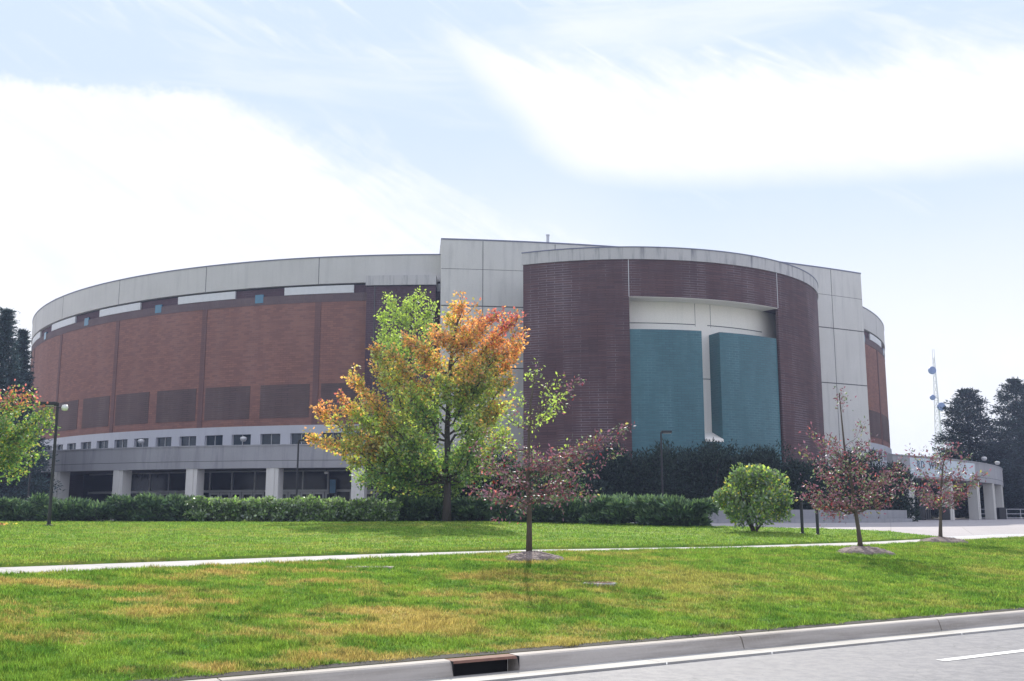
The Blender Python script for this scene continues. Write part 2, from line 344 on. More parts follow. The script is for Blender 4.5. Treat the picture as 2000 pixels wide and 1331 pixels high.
def blade_mat(name, straw):
    m_ = bpy.data.materials.new(name); m_.use_nodes = True; t = NT(m_.node_tree); t.n.clear()
    g = t.add('ShaderNodeNewGeometry'); o = t.add('ShaderNodeTexCoord').outputs['Object']
    c, _ = lawn_color(t, o, straw)
    k = t.m('ADD', .68, t.m('MULTIPLY', t.m('MULTIPLY', g.outputs['Random Per Island'], g.outputs['Random Per Island']), 1.15))
    s_ = t.add('ShaderNodeVectorMath', operation='SCALE'); t.l.new(c, s_.inputs[0]); t.l.new(k, s_.inputs['Scale'])
    df = t.add('ShaderNodeBsdfDiffuse', i_0=s_.outputs[0]); tr = t.add('ShaderNodeBsdfTranslucent', i_0=s_.outputs[0])
    m1 = t.add('ShaderNodeMixShader', i_0=.5); t.l.new(df.outputs[0], m1.inputs[1]); t.l.new(tr.outputs[0], m1.inputs[2])
    t.l.new(m1.outputs[0], t.add('ShaderNodeOutputMaterial').inputs[0]); return m_
def paving(name, col, jx, jy, dark=.5, jw=.012, rot=0.0, var=.18):
    m_, t = mat(name); o = t.add('ShaderNodeTexCoord').outputs['Object']
    mp = t.add('ShaderNodeMapping', i_0=o); mp.inputs['Rotation'].default_value = (0, 0, rot)
    b = t.add('ShaderNodeTexBrick', offset=0.0); t.l.new(mp.outputs[0], b.inputs[0]); b.inputs['Scale'].default_value = 1; b.inputs['Brick Width'].default_value = jx; b.inputs['Row Height'].default_value = jy
    b.inputs['Mortar Size'].default_value = jw; b.inputs['Color1'].default_value = (*col, 1); b.inputs['Color2'].default_value = (*[x * .93 for x in col], 1); b.inputs['Mortar'].default_value = (*[x * dark for x in col], 1)
    k = t.m('ADD', 1 - var, t.m('ADD', t.m('MULTIPLY', t.noise(o, .6, 5), var), t.m('MULTIPLY', t.noise(o, 14, 4), var)))
    c = t.add('ShaderNodeVectorMath', operation='SCALE'); t.l.new(b.outputs[0], c.inputs[0]); t.l.new(k, c.inputs['Scale'])
    t.l.new(c.outputs[0], t.p.inputs['Base Color']); t.p.inputs['Roughness'].default_value = .9; t.p.inputs['Specular IOR Level'].default_value = .25; return m_
M['walk'] = paving('sidewalk_concrete', (.47, .45, .43), 1.5, 60, .6, rot=R(-40))
M['plaza'] = paving('plaza_concrete', (.40, .37, .37), 3.0, 3.0, .75, .02, rot=R(20))

def asphalt():
    m_, t = mat('worn_asphalt'); o = t.add('ShaderNodeTexCoord').outputs['Object']
    mp = t.add('ShaderNodeMapping', i_0=o); mp.inputs['Rotation'].default_value = (0, 0, -atan2(KT[1], KT[0])); v = mp.outputs[0]
    a = t.noise(t.scaled(v, .12, 1.4, 1), 1.0, 5, .6); f = t.noise(o, 16, 6, .85); b = t.noise(o, .8, 5, .6); sp_ = t.noise(o, 140, 2, .5)
    a2 = t.noise(o, 7, 5, .75); c = t.mix(a, (.125, .125, .140), (.200, .197, .210)); c = t.mix(t.step(a2, .35, .65), c, (.235, .23, .235)); c = t.mix(t.m('MULTIPLY', t.step(f, .45, .8), .45), c, (.27, .265, .27)); c = t.mix(t.m('MULTIPLY', t.step(sp_, .56, .75), .5), c, (.12, .12, .13))
    c = t.mix(t.m('MULTIPLY', t.step(b, .5, .8), .25), c, (.17, .17, .18))
    wv = t.noise(t.scaled(v, .5, .5, 1), .9, 3, .5, 0.4); crack = t.m('ABSOLUTE', t.m('SUBTRACT', wv, .5)); c = t.mix(t.m('MULTIPLY', t.step(t.m('SUBTRACT', .0025, crack), 0, .002), .35), c, (.08, .08, .085))
    t.l.new(c, t.p.inputs['Base Color']); t.p.inputs['Roughness'].default_value = .8; t.p.inputs['Specular IOR Level'].default_value = .35
    bp = t.add('ShaderNodeBump'); bp.inputs['Strength'].default_value = .5; bp.inputs['Distance'].default_value = .006; t.l.new(f, bp.inputs['Height']); t.l.new(bp.outputs[0], t.p.inputs['Normal']); return m_
M['asphalt'] = asphalt()
def kerbm(name, col):
    m_, t = mat(name); o = t.add('ShaderNodeTexCoord').outputs['Object']
    mp = t.add('ShaderNodeMapping', i_0=o); mp.inputs['Rotation'].default_value = (0, 0, -atan2(KT[1], KT[0])); v = mp.outputs[0]
    a = t.noise(t.scaled(v, .5, 3, 9), 1.0, 5, .6); f = t.noise(o, 30, 4, .65)
    c = t.mix(t.step(a, .38, .7), col, tuple(x * .62 for x in (col[0], col[1] * .97, col[2] * .93))); c = t.mix(t.m('MULTIPLY', t.step(f, .5, .8), .35), c, tuple(x * 1.25 for x in col))
    t.l.new(c, t.p.inputs['Base Color']); t.p.inputs['Roughness'].default_value = .9
    bp = t.add('ShaderNodeBump'); bp.inputs['Strength'].default_value = .3; bp.inputs['Distance'].default_value = .01; t.l.new(f, bp.inputs['Height']); t.l.new(bp.outputs[0], t.p.inputs['Normal']); return m_
M['kerb'] = kerbm('kerb_concrete', (.47, .43, .385)); M['gutter'] = kerbm('gutter_concrete', (.47, .455, .425))
M['rust'] = plain('rusty_iron', (.20, .10, .07), .9, var=.35, scale=12)
M['paint'] = plain('worn_road_paint', (.72, .72, .70), .7, var=.2, scale=9)

# ------------------------------------------------------------------ ground, walk, road
strip('lower_lawn', lambda x: yk(x) + .22 / KN[1] - .03, sn, XS, 14, M['lawn'])
strip('upper_lawn', sf, back, [x for x in XS if x < 15.5] + [15.58], 16, M['lawn_up'], skirt=.10)
M['soil'] = plain('dark_soil', (.030, .026, .022), .95, var=.4, scale=14)
strip('soil_edge', lambda x: yk(x) + .22 / KN[1] - .02, lambda x: yk(x) + .34 / KN[1], XS, 1, M['soil'], dz=.006)
strip('sidewalk', lambda x: sn(x) - .02, lambda x: sf(x) + .02, XS, 3, M['walk'], dz=-.045)
strip('plaza', back, lambda x: 200.0, XS, 40, M['plaza'], dz=-.004)
g_ = MB(); g_.face([(-1500, 199, -.03), (1500, 199, -.03), (1500, 2500, -.03), (-1500, 2500, -.03)]); tag(g_.build('ground', M['lawn']), kind='structure')
rd = MB(); rd.face([K(-300, -300, -1.1), K(300, -300, -1.1), K(300, -.45, -1.1), K(-300, -.45, -1.1)]); tag(rd.build('road', M['asphalt']), kind='structure')
gp = MB()
for a, b in [(-200, -6), (-5.985, -3.1), (-3.085, 2.4), (2.415, 4.0), (4.015, 7.6), (7.615, 11.2), (11.215, 200)]:
    gp.face([K(a, -.45, -1.078), K(b, -.45, -1.078), K(b, .03, -1.096), K(a, .03, -1.096)]); gp.face([K(a, -.45, -1.14), K(b, -.45, -1.14), K(b, -.45, -1.078), K(a, -.45, -1.078)])
tag(gp.build('gutter', M['gutter']), kind='structure')
PROF = [(.0, -1.14), (.0, -1.09), (.035, -.985), (.05, -.960), (.075, -.948), (.21, -.944), (.225, -.955), (.225, -1.14)]
def kerb_piece(mb, a, b):
    N = 1
    for (n0, z0), (n1, z1) in zip(PROF[:-1], PROF[1:]): mb.face([K(a, n0, z0), K(b, n0, z0), K(b, n1, z1), K(a, n1, z1)])
    for s_ in (a, b): mb.face([K(s_, n, z) for n, z in PROF])
INL0, INL1 = .02, .80
kb = MB()
j0 = -60.0
for a, b in [(-200, -9.5), (-9.485, -5.9), (-5.885, -2.3), (-2.285, INL0), (INL1, 4.0), (4.018, 7.8), (7.818, 11.6), (11.618, 15.4), (15.418, 200)]: kerb_piece(kb, a, b)
tag(kb.build('kerb', M['kerb'], smooth=False), kind='structure')
inl = empty('storm_drain', K((INL0 + INL1) / 2, 0, -1.1)); tag(inl, 'rusty cast iron storm drain opening set into the concrete kerb', 'storm drain')
def rel(mb, o): 
    mb.v = [(x - o.location[0], y - o.location[1], z - o.location[2]) for x, y, z in mb.v]; return mb
q = MB(); 
for (n0, z0), (n1, z1) in zip([(.02, -.975), (.05, -.952), (.24, -.945)], [(.05, -.952), (.24, -.945), (.24, -.975)]): q.face([K(INL0 + .01, n0, z0), K(INL1 - .01, n0, z0), K(INL1 - .01, n1, z1), K(INL0 + .01, n1, z1)])
q.face([K(INL0 + .01, .02, -.975), K(INL1 - .01, .02, -.975), K(INL1 - .01, .24, -.975), K(INL0 + .01, .24, -.975)])
rel(q, inl).build('lid', M['rust'], inl)
q = MB(); 
q.face([K(INL0, .23, -1.3), K(INL1, .23, -1.3), K(INL1, .23, -.95), K(INL0, .23, -.95)]); q.face([K(INL0 - .001, 0, -1.3), K(INL0 - .001, .23, -1.3), K(INL0 - .001, .23, -.95), K(INL0 - .001, 0, -.95)]); q.face([K(INL1 + .001, 0, -1.3), K(INL1 + .001, .23, -1.3), K(INL1 + .001, .23, -.95), K(INL1 + .001, 0, -.95)])
q.face([K(INL0, -.02, -1.094), K(INL1, -.02, -1.094), K(INL1, .23, -1.2), K(INL0, .23, -1.2)])
rel(q, inl).build('opening', M['gap'], inl)
dz_ = MB()
for a, b in ((5.15, 8.2), (17.0, 20.0)): dz_.face([K(a, -1.93, -1.095), K(b, -1.93, -1.095), K(b, -1.80, -1.095), K(a, -1.80, -1.095)])
tag(dz_.build('lane_marking', M['paint']), kind='structure')

# lawn blades
def blades(name, n, x0, x1, lo, hi, dmin, h, wd, m_):
    k = n * 14
    x = rng.uniform(x0, x1, k); f = rng.uniform(0, 1, k); a = lo(x); b = hi(x); y = a + (b - a) * f
    ok = (np.abs(x) < .56 * y + 1.5) & (y > 3); dist = np.hypot(x, y); wgt = (b - a) / dist ** 1.7
    wgt = wgt * ok; wgt /= wgt.max(); keep = rng.uniform(0, 1, k) < wgt * 1.0
    x, y, dist = x[keep][:n], y[keep][:n], dist[keep][:n]
    n = len(x); z = ground(x, y)
    tuft = np.sin(x * 6.1 + 2 * np.sin(y * 4.3)) * np.sin(y * 5.7 + 1.7 * np.sin(x * 3.9)); hh = h * (.5 + .8 * rng.random(n)) * (.75 + .5 * np.clip(tuft, -.4, 1)); ww = wd * (dist / 12) ** .8 * (.7 + .6 * rng.random(n)); an = rng.uniform(0, 2 * pi, n); lean = rng.normal(0, .45, (n, 2))
    V_ = np.empty((n, 3, 3)); V_[:, 0] = np.c_[x - np.cos(an) * ww / 2, y - np.sin(an) * ww / 2, z - .01]; V_[:, 1] = np.c_[x + np.cos(an) * ww / 2, y + np.sin(an) * ww / 2, z - .01]
    V_[:, 2] = np.c_[x + lean[:, 0] * hh, y + lean[:, 1] * hh, z + hh]
    me = bpy.data.meshes.new(name); me.vertices.add(3 * n); me.vertices.foreach_set('co', V_.ravel()); me.loops.add(3 * n); me.loops.foreach_set('vertex_index', np.arange(3 * n, dtype=np.int32))
    me.polygons.add(n); me.polygons.foreach_set('loop_start', np.arange(0, 3 * n, 3, dtype=np.int32)); me.update(calc_edges=True); me.materials.append(m_)
    o = bpy.data.objects.new(name, me); COL.objects.link(o); print(name, n); return o
M['blade'] = blade_mat('grass_blades', 1.0); M['blade_up'] = blade_mat('upper_grass_blades', .35)
tag(blades('grass', 560000, -14, 34, lambda x: yk(x) + .29 / KN[1] + .04 * np.sin(x * 7) + .03 * np.sin(x * 17), lambda x: sn(x) + .03, 9, .058, .0095, M['blade']), 'mown green lawn with straw coloured patches between kerb and sidewalk', 'grass', kind='stuff')
tag(blades('grass', 230000, -34, 15.5, lambda x: sf(x) - .02, back, 9, .055, .012, M['blade_up']), 'bright green mown lawn between the sidewalk and the shrubs', 'grass', kind='stuff')

# ------------------------------------------------------------------ the arena
C0 = (-6.78, 149.2); RM = 57.9                     # main round hall
arena = empty('arena', (C0[0], C0[1], 0)); tag(arena, 'huge round brick and pale concrete arena with a purple drum in front', 'arena')
def part(mb, name, m_, parent=None, **kw):
    p_ = parent or arena
    o = mb.build(name, m_, None, **kw); o.parent = p_
    o.matrix_parent_inverse = Matrix_inv(p_); return o
def parts(mb, name, m_, parent=None):
    for q_ in mb.each(): part(q_, name, m_, parent)
def Matrix_inv(p_):
    bpy.context.view_layer.update(); return p_.matrix_world.inverted()
AR = MB
def arc(mat_, name, c, r0, r1, a0, a1, z0, z1, step=1.0, parent=None, **kw):
    q = MB(); q.arc(c, r0, r1, a0, a1, z0, z1, step, **kw); return part(q, name, mat_, parent)
TH0, TH1 = -95, 95
PIL = [-11.0 + 11.85 * k for k in range(-7, 9)]
# brick bays between the dark pilaster joints
q = MB(); qp = []
edges = [TH0] + PIL + [TH1]
q.arc(C0, RM - 1.2, RM, -180, 180, 8.45, 19.75, 1.5, caps=False)
part(q, 'brick_wall', M['brick_red'])
for a in PIL:
    if -80 < a < 80: arc(M['brick_pil'], 'pilaster', C0, RM - .1, RM + .05, a - .27, a + .27, 8.46, 19.74)
arc(M['brick_band'], 'brick_band', C0, RM - 1.2, RM + .03, -180, 180, 19.75, 20.52, 1.5, caps=False)
arc(M['brick_block'], 'clerestory_wall', C0, RM - 1.2, RM - .12, -180, 180, 20.52, 21.28, 1.5, caps=False)
arc(M['gap'], 'reveal', C0, RM - 1.2, RM - .35, -180, 180, 21.28, 21.44, 1.5, caps=False)
q = MB(); q.arc(C0, RM - 1.2, RM + .12, -180, 180, 21.44, 23.92, 1.5, caps=False); fas = part(q, 'fascia', M['conc_fascia'])
arc(M['parapet_trim'], 'coping', C0, RM - 1.2, RM + .17, -180, 180, 23.92, 24.02, 1.5, caps=False)
q = MB()
for k in range(-13, 14):
    a = -11.0 + 11.85 * k; q.arc(C0, RM + .10, RM + .124, a - .03, a + .03, 21.45, 23.9)
parts(q, 'joint', M['joint'], fas)
for k, a in enumerate(PIL):
    if -80 < a < 80:
        arc(M['panel'], 'clerestory_panel', C0, RM - .1, RM + .06, a - 3.35, a + 3.35, 20.54, 21.26)
        arc(M['cyan'], 'clerestory_window', C0, RM - .1, RM + .045, a + 5.93 - .42, a + 5.93 + .42, 19.95, 20.75)
        for s_ in (0, 1):
            c_ = a + 2.95 + 5.92 * s_
            arc(M['brick_louver'], 'patterned_panel', C0, RM - .1, RM + .035, c_ - 2.42, c_ + 2.42, 9.15, 12.2)
# concrete band with strip windows
arc(M['conc_band'], 'concrete_band', C0, RM - 1.2, RM + .16, -180, 180, 7.72, 8.45, 1.5, caps=False)
arc(M['conc_band'], 'concrete_base', C0, RM - 1.2, RM + .16, -180, 180, 0, 6.7, 1.5, caps=False)
wq = MB()
WN = [-12.2 - 2.95 * k for k in range(-2, 22)] + [52 + 2.95 * k for k in range(9)]
for k in range(-2, 22):
    a = -12.2 - 2.95 * k; wq.arc(C0, RM - .8, RM + .16, a - 1.96, a - 1.0, 6.7, 7.72)
for k in range(9):
    a = 52 + 2.95 * k; wq.arc(C0, RM - .8, RM + .16, a + 1.0, a + 1.96, 6.7, 7.72)
parts(wq, 'window_pier', M['conc_band'])
for a in WN:
    f_ = arc(M['glass_up'], 'window', C0, RM - .5, RM - .12, a - 1.0, a + 1.0, 6.7, 7.72)
    fr = MB()
    for b in (-.97, 0, .97): fr.arc(C0, RM - .12, RM - .06, a + b - .03, a + b + .03, 6.72, 7.70)
    parts(fr, 'mullion', M['frame'], f_)
q = MB(); n_ = 72
ring = [(C0[0] + (RM - 1.1) * sin(2 * pi * k / n_), C0[1] - (RM - 1.1) * cos(2 * pi * k / n_), 23.2) for k in range(n_)]
for k in range(n_): q.face([ring[k], ring[(k + 1) % n_], (C0[0], C0[1], 23.6)])
part(q, 'roof', M['roof'])
# small dark brick block left of the tower
blk = arc(M['brick_block'], 'stair_block', C0, RM - 1, 59.6, -6.05, -.05, 0, 20.75)
arc(M['conc_cap'], 'cap', C0, RM - 1, 59.75, -6.12, -.02, 20.76, 21.65, parent=blk); arc(M['gap'], 'cap_reveal', C0, 59.3, 59.66, -6.05, -.05, 20.70, 20.757, parent=blk)
arc(M['joint'], 'downpipe', C0, 59.6, 59.68, -5.35, -5.28, 0, 20.7, parent=blk)
# concrete tower, a flatter arc that carries its own parapet
CT = (-16.62, 194.72); RT = 105.85
tw = arc(M['conc'], 'tower', CT, RT - 24, RT, 5.56, 29.75, 0, 24.9, 1.0)
arc(M['parapet_trim'], 'coping', CT, RT - 24, RT + .04, 5.55, 29.76, 24.9, 25.02, 1.0, parent=tw)
q = MB()
for z in (13.3, 18.85): q.arc(CT, RT - .05, RT + .004, 5.57, 29.74, z - .05, z + .05)
q.arc(CT, RT - .05, RT + .004, 5.57, 29.74, 22.2, 22.24)
for a in (7.6, 11.2, 24.2, 27.45): q.arc(CT, RT - .05, RT + .006, a - .016, a + .016, .1, 24.85)
parts(q, 'joint', M['joint'], tw)
# concrete shoulder that links tower and main hall on the right
# purple drum
CD = (9.7, 101.5); RD = 20.3
drum = empty('drum', (0, 0, 0)); drum.parent = arena; drum.matrix_parent_inverse = Matrix_inv(arena); bpy.context.view_layer.update()
DA0, DA1 = -25.6, 128
def dpart(m_, name, *a, **kw): return arc(m_, name, CD, *a, parent=drum, **kw)
q = MB()
q.arc(CD, RD - 3, RD, DA0, -.6, 0, 21.0, 1.0); q.arc(CD, RD - 3, RD, 52.0, DA1, 0, 21.0, 1.0); q.arc(CD, RD - .25, RD, 40.0, 52.0, 0, 21.0, 1.0); q.arc(CD, RD - 3, RD - .25, 40.0, 52.0, 17.9, 21.0, 1.0); q.arc(CD, RD - 3, RD, -.6, 40.0, 17.9, 21.0, 1.0, caps=False)
part(q, 'brick_wall', M['brick_drum'], drum)
dpart(M['conc_cap'], 'cap', RD - 3, RD + .10, DA0 - .2, DA1, 21.0, 21.98)
dpart(M['parapet_trim'], 'coping', RD - 3, RD + .14, DA0 - .25, DA1, 21.98, 22.06)
dpart(M['roof'], 'roof', 2.0, RD - 2.9, DA0, 170, 21.2, 21.3, step=6)
q = MB(); 
for a in (-.62, 40.05): q.arc(CD, RD - .02, RD + .03, a - .07, a + .07, 17.9, 21.9)
parts(q, 'expansion_joint', M['panel'], drum)
rec = dpart(M['conc_clean_bounce'], 'recess_wall', RD - 3, RD - 1.75, -.6, 52.0, 6.6, 17.9, caps=False)
dpart(M['conc_clean_bounce'], 'soffit', RD - 1.75, RD - .02, -.58, 39.98, 17.86, 17.897, caps=False)
q = MB(); q.arc(CD, RD - 1.8, RD - 1.745, -.6, 17.4, 16.02, 16.09); q.arc(CD, RD - 1.8, RD - 1.745, 20.9, 40, 16.02, 16.09); q.arc(CD, RD - 1.8, RD - 1.743, 17.35, 17.45, 15.9, 17.85); q.arc(CD, RD - 1.8, RD - 1.743, 21.85, 21.95, 15.9, 17.85); q.arc(CD, RD - 1.8, RD - 1.745, 15, 22, 11.5, 11.57)
parts(q, 'joint', M['joint'], rec)
dpart(M['brick_teal'], 'glazed_panel', RD - 1.76, RD - .16, -.58, 16.6, 0, 15.25)
dpart(M['brick_teal'], 'glazed_panel', RD - 1.76, RD - .16, 21.3, 39.55, 0, 15.25)
# sill with a sloping top at the foot of the stem, teal masonry below it
q = MB(); A0, A1 = R(16.62), R(21.28)
def dp(a, r, z): return (CD[0] + r * sin(a), CD[1] - r * cos(a), z)
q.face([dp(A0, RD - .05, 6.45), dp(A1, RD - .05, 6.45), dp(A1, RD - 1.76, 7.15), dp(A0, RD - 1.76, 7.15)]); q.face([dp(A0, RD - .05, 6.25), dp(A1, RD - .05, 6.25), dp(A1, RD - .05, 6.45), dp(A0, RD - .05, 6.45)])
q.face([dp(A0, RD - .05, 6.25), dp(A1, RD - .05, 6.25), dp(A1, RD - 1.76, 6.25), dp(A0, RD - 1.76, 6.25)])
part(q, 'sill', M['conc_clean_bounce'], drum)
dpart(M['brick_teal'], 'glazed_base', RD - 1.76, RD - .17, 16.61, 21.29, 0, 6.25)

# entrance canopy on the left: curved parapet on square columns
cn = empty('entrance_canopy', (0, 0, 0)); cn.parent = arena; cn.matrix_parent_inverse = Matrix_inv(arena)
RC = 68.0
def cpart(m_, name, *a, **kw): return arc(m_, name, C0, *a, parent=cn, **kw)
cpart(M['conc_canopy'], 'parapet', RC - .35, RC, -35.2, 3.4, 4.15, 5.93)
cpart(M['conc_canopy'], 'parapet_cap', RC - .45, RC + .06, -35.3, 3.45, 5.93, 6.03)
cpart(M['joint'], 'joint', RC - .1, RC + .008, -35.2, 3.4, 4.72, 4.76)
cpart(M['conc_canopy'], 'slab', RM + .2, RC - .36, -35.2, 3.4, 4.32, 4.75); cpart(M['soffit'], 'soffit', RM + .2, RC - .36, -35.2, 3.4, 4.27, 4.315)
for a in (-34.9, -29.0, -22.77, -16.55, -10.5, -4.55, 1.4):
    q = MB(); th = R(a); c = (C0[0] + (RC - .62) * sin(th), C0[1] - (RC - .62) * cos(th)); q.obox(c, (cos(th), sin(th)), .52, .52, 0, 4.15)
    q.obox((C0[0] + (RC - .08) * sin(th), C0[1] - (RC - .08) * cos(th)), (cos(th), sin(th)), .2, .05, 0, 4.14)
    o = q.build('column', M['conc']); o.parent = cn; o.matrix_parent_inverse = Matrix_inv(cn)
RG = 60.4
cpart(M['brick_block'], 'side_wall', RM + .2, RC - 1.5, -35.2, -34.9, 0, 4.26)
gw = cpart(M['glass'], 'glass_wall', RG - .1, RG - .02, -34.9, 3.2, 0, 4.26)
q = MB(); k = -26.0
while k < 3.1:
    q.arc(C0, RG - .04, RG + .05, k - .06, k + .06, 2.55, 4.28); k += 2.16
q.arc(C0, RG - .04, RG + .06, -34, 3.2, 2.42, 2.62); q.arc(C0, RG - .04, RG + .06, -34, 3.2, 4.18, 4.28)
parts(q, 'mullion', M['frame'], gw)
k = -25.4; i = 0
while k < -3.2:
    if i % 6 != 5:
        q = MB(); h = .50
        q.arc(C0, RG - .03, RG + .04, k - h, k - h + .17, .02, 2.40); q.arc(C0, RG - .03, RG + .04, k + h - .17, k + h, .02, 2.40); q.arc(C0, RG - .03, RG + .04, k - h + .17, k + h - .17, 2.22, 2.40); q.arc(C0, RG - .03, RG + .04, k - h + .17, k + h - .17, .02, .3); q.arc(C0, RG - .03, RG + .06, k - h + .17, k + h - .17, 1.0, 1.08)
        dr_ = q.build('door', M['frame']); dr_.parent = cn; dr_.matrix_parent_inverse = Matrix_inv(cn)
    k += 1.06; i += 1

# portico on the right, piers with deep sides under a curved parapet
CP = (-24.34, 154.68); RP = 88.4
def pth(px, py):                                   # angle on the portico where the photograph shows this column
    x = (px - 1000) / FPX; u = (665.5 - py) / FPX; dy = cos(PITCH) - u * sin(PITCH); dx = x
    a = dx * dx + dy * dy; b = -(dx * CP[0] + dy * CP[1]); c = CP[0] ** 2 + CP[1] ** 2 - (RP - .05) ** 2
    t_ = (-b - sqrt(max(b * b - a * c, 0))) / a; return math.degrees(atan2(dx * t_ - CP[0], -(dy * t_ - CP[1])))
pc = empty('portico', (0, 0, 0)); pc.parent = arena; pc.matrix_parent_inverse = Matrix_inv(arena)
def ppart(m_, name, *a, **kw): return arc(m_, name, CP, *a, parent=pc, **kw)
PA0, PA1 = 39.6, 69.5
ppart(M['conc_canopy'], 'parapet', RP - .5, RP, PA0, PA1, 3.6, 5.42)
ppart(M['conc_canopy'], 'parapet_cap', RP - .6, RP + .06, PA0, PA1 + .05, 5.42, 5.52)
ppart(M['conc_canopy'], 'slab', RP - 12, RP - .52, PA0, PA1, 3.9, 4.3)
ppart(M['joint'], 'joint', RP - .1, RP + .008, PA0, PA1, 4.05, 4.09)
for px in (1783, 1860, 1913, 1943, 1959.5):
    a = pth(px, 990); th = R(a); q = MB(); c = (CP[0] + (RP - .5) * sin(th), CP[1] - (RP - .5) * cos(th))
    q.obox(c, (cos(th), sin(th)), .42, .45, 0, 3.6); q.obox((CP[0] + (RP - .02) * sin(th), CP[1] - (RP - .02) * cos(th)), (cos(th), sin(th)), .16, .04, 0, 3.59)
    o = q.build('pier', M['conc']); o.parent = pc; o.matrix_parent_inverse = Matrix_inv(pc)
gl2 = ppart(M['glass'], 'glass_wall', RP - 7.2, RP - 7.1, PA0, 66, 0, 3.9)
q = MB(); k = PA0
while k < 60: q.arc(CP, RP - 7.12, RP - 7.0, k - .06, k + .06, 0, 3.88); k += .85
q.arc(CP, RP - 7.12, RP - 7.0, PA0, 60, 2.3, 2.45); q.arc(CP, RP - 7.12, RP - 7.0, PA0, 60, 1.0, 1.08)
parts(q, 'mullion', M['frame'], gl2)
# lettering on the portico fascia (the part the trees leave readable)
def text(body, loc, size, rz, m_, parent, name='lettering', ext=.02, rx=R(90)):
    cu = bpy.data.curves.new(name, 'FONT'); cu.body = body; cu.size = size; cu.extrude = ext; cu.align_x = 'CENTER'; cu.align_y = 'CENTER'; cu.resolution_u = 2
    o = bpy.data.objects.new('tmp', cu); COL.objects.link(o); bpy.context.view_layer.update()
    me = bpy.data.meshes.new_from_object(o); bpy.data.objects.remove(o); me.materials.clear(); me.materials.append(m_)
    n = bpy.data.objects.new(name, me); COL.objects.link(n); n.location = loc; n.rotation_euler = (rx, 0, rz)
    if parent: n.parent = parent; n.matrix_parent_inverse = Matrix_inv(parent)
    return n
M['letter'] = plain('blue_grey_lettering', (.05, .11, .17), .5)
sb = MB(); sb.arc(CP, RP - .02, RP + .035, pth(1776, 910), pth(1902, 912), 3.75, 5.32); sgn = part(sb, 'sign_board', plain('pale_sign_board', (.47, .54, .59), .5), pc)
LET = [('R', 1792), ('D', 1800), ('W', 1817), ('I', 1824.5), ('L', 1829.5), ('L', 1836)]
for ch, px in LET:
    th = R(pth(px, 905)); text(ch, (CP[0] + (RP + .05) * sin(th), CP[1] - (RP + .05) * cos(th), 4.72), .95, th, M['letter'], sgn, 'letter')

# vent pipe on the tower roof
def thing(name, label, cat, loc, group=None, rz=0): return tag(empty(name, loc, rz), label, cat, group)
p_ = P(1070, 473, 106); q = MB(); q.lathe([(.16, -1.2), (.16, 1.0), (.2, 1.0), (.2, 1.1), (.03, 1.12)], (p_.x, p_.y, p_.z - .3), 12); part(q, 'vent_pipe', M['galv'], tw)

# ------------------------------------------------------------------ lights, lamps, small things
def shoebox_lamp(x, y, h, side, label, extra=False):
    z = gz(x, y); t = thing('street_lamp', label, 'street lamp', (x, y, z), 'dark post lamps round the arena')
    q = MB(); q.lathe([(.16, 0), (.16, .04), (.07, .06), (.07, .5), (.062, .52), (.05, h)], n=12); q.build('pole', M['black'], t, smooth=False)
    q = MB(); q.box(min(side * .02, side * .62), max(side * .02, side * .62), -.17, .17, h - .04, h + .10); q.build('lamp_head', M['black'], t, bevel=.02)
    q = MB(); q.box(min(side * .12, side * .58), max(side * .12, side * .58), -.13, .13, h - .055, h - .042); q.build('lens', M['lamp_glass'], t)
    if extra:
        q = MB(); q.lathe([(.03, -.12), (.10, -.10), (.13, 0), (.10, .10), (.03, .12)], (.28, 0, h - .12), 12); q.build('globe', M['lamp_glass'], t, smooth=True)
        q = MB(); q.tube([(0, 0, h - .12), (.2, 0, h - .12)], .02); q.build('arm', M['black'], t)
    return t
lp = P(95, 1031, 39.7); shoebox_lamp(lp.x, 39.7, 4.65, -1, 'tall black lamp post on the lawn, nearest one, with a small pale globe', True)
for px, py, Yd, sd_, lb in ((62, 886, 62, 1, 'thin dark lamp post behind the juniper row at the far left'), (583, 862, 62, 1, 'dark lamp post in front of the canopy column with a blue poster beside'), (1291, 845, 60, 1, 'brown post lamp standing before the teal brick panels')):
    p_ = P(px, py, Yd); shoebox_lamp(p_.x, Yd, p_.z - gz(p_.x, Yd), sd_, lb)
for px, lb in ((1567, 'left one of two black bollards by the leafy round bush'), (1597, 'right one of two black bollards, nearer the leaning crabapple')):
    p_ = P(px, 1033, 37.5 if px < 1580 else 36.8); z = gz(p_.x, p_.y); t = thing('bollard', lb, 'bollard', (p_.x, p_.y, z), 'black bollards on the lawn edge')
    q = MB(); q.lathe([(.09, 0), (.09, .02), (.055, .03), (.055, 1.12)], n=14); q.build('post', M['black'], t); q = MB(); q.lathe([(.062, 1.12), (.068, 1.15), (.06, 1.22), (.03, 1.27)], n=14); q.build('cap', M['black'], t, smooth=True)
def floodlight(p, label, group, s_=1.0):
    t = thing('floodlight', label, 'floodlight', p, group)
    q = MB(); q.lathe([(.10, 0), (.10, .03), (.03, .05), (.03, .35)], n=10); q.build('stand', M['dark_metal'], t)
    q = MB(); q.lathe([(.05, .30), (.20 * s_, .36), (.27 * s_, .52), (.27 * s_, .62)], n=14); q.build('housing', M['galv'], t, smooth=True)
    q = MB(); q.lathe([(.26 * s_, .62), (.20 * s_, .68), (.05, .72)], n=14); q.build('lens', M['lamp_glass'], t, smooth=True)
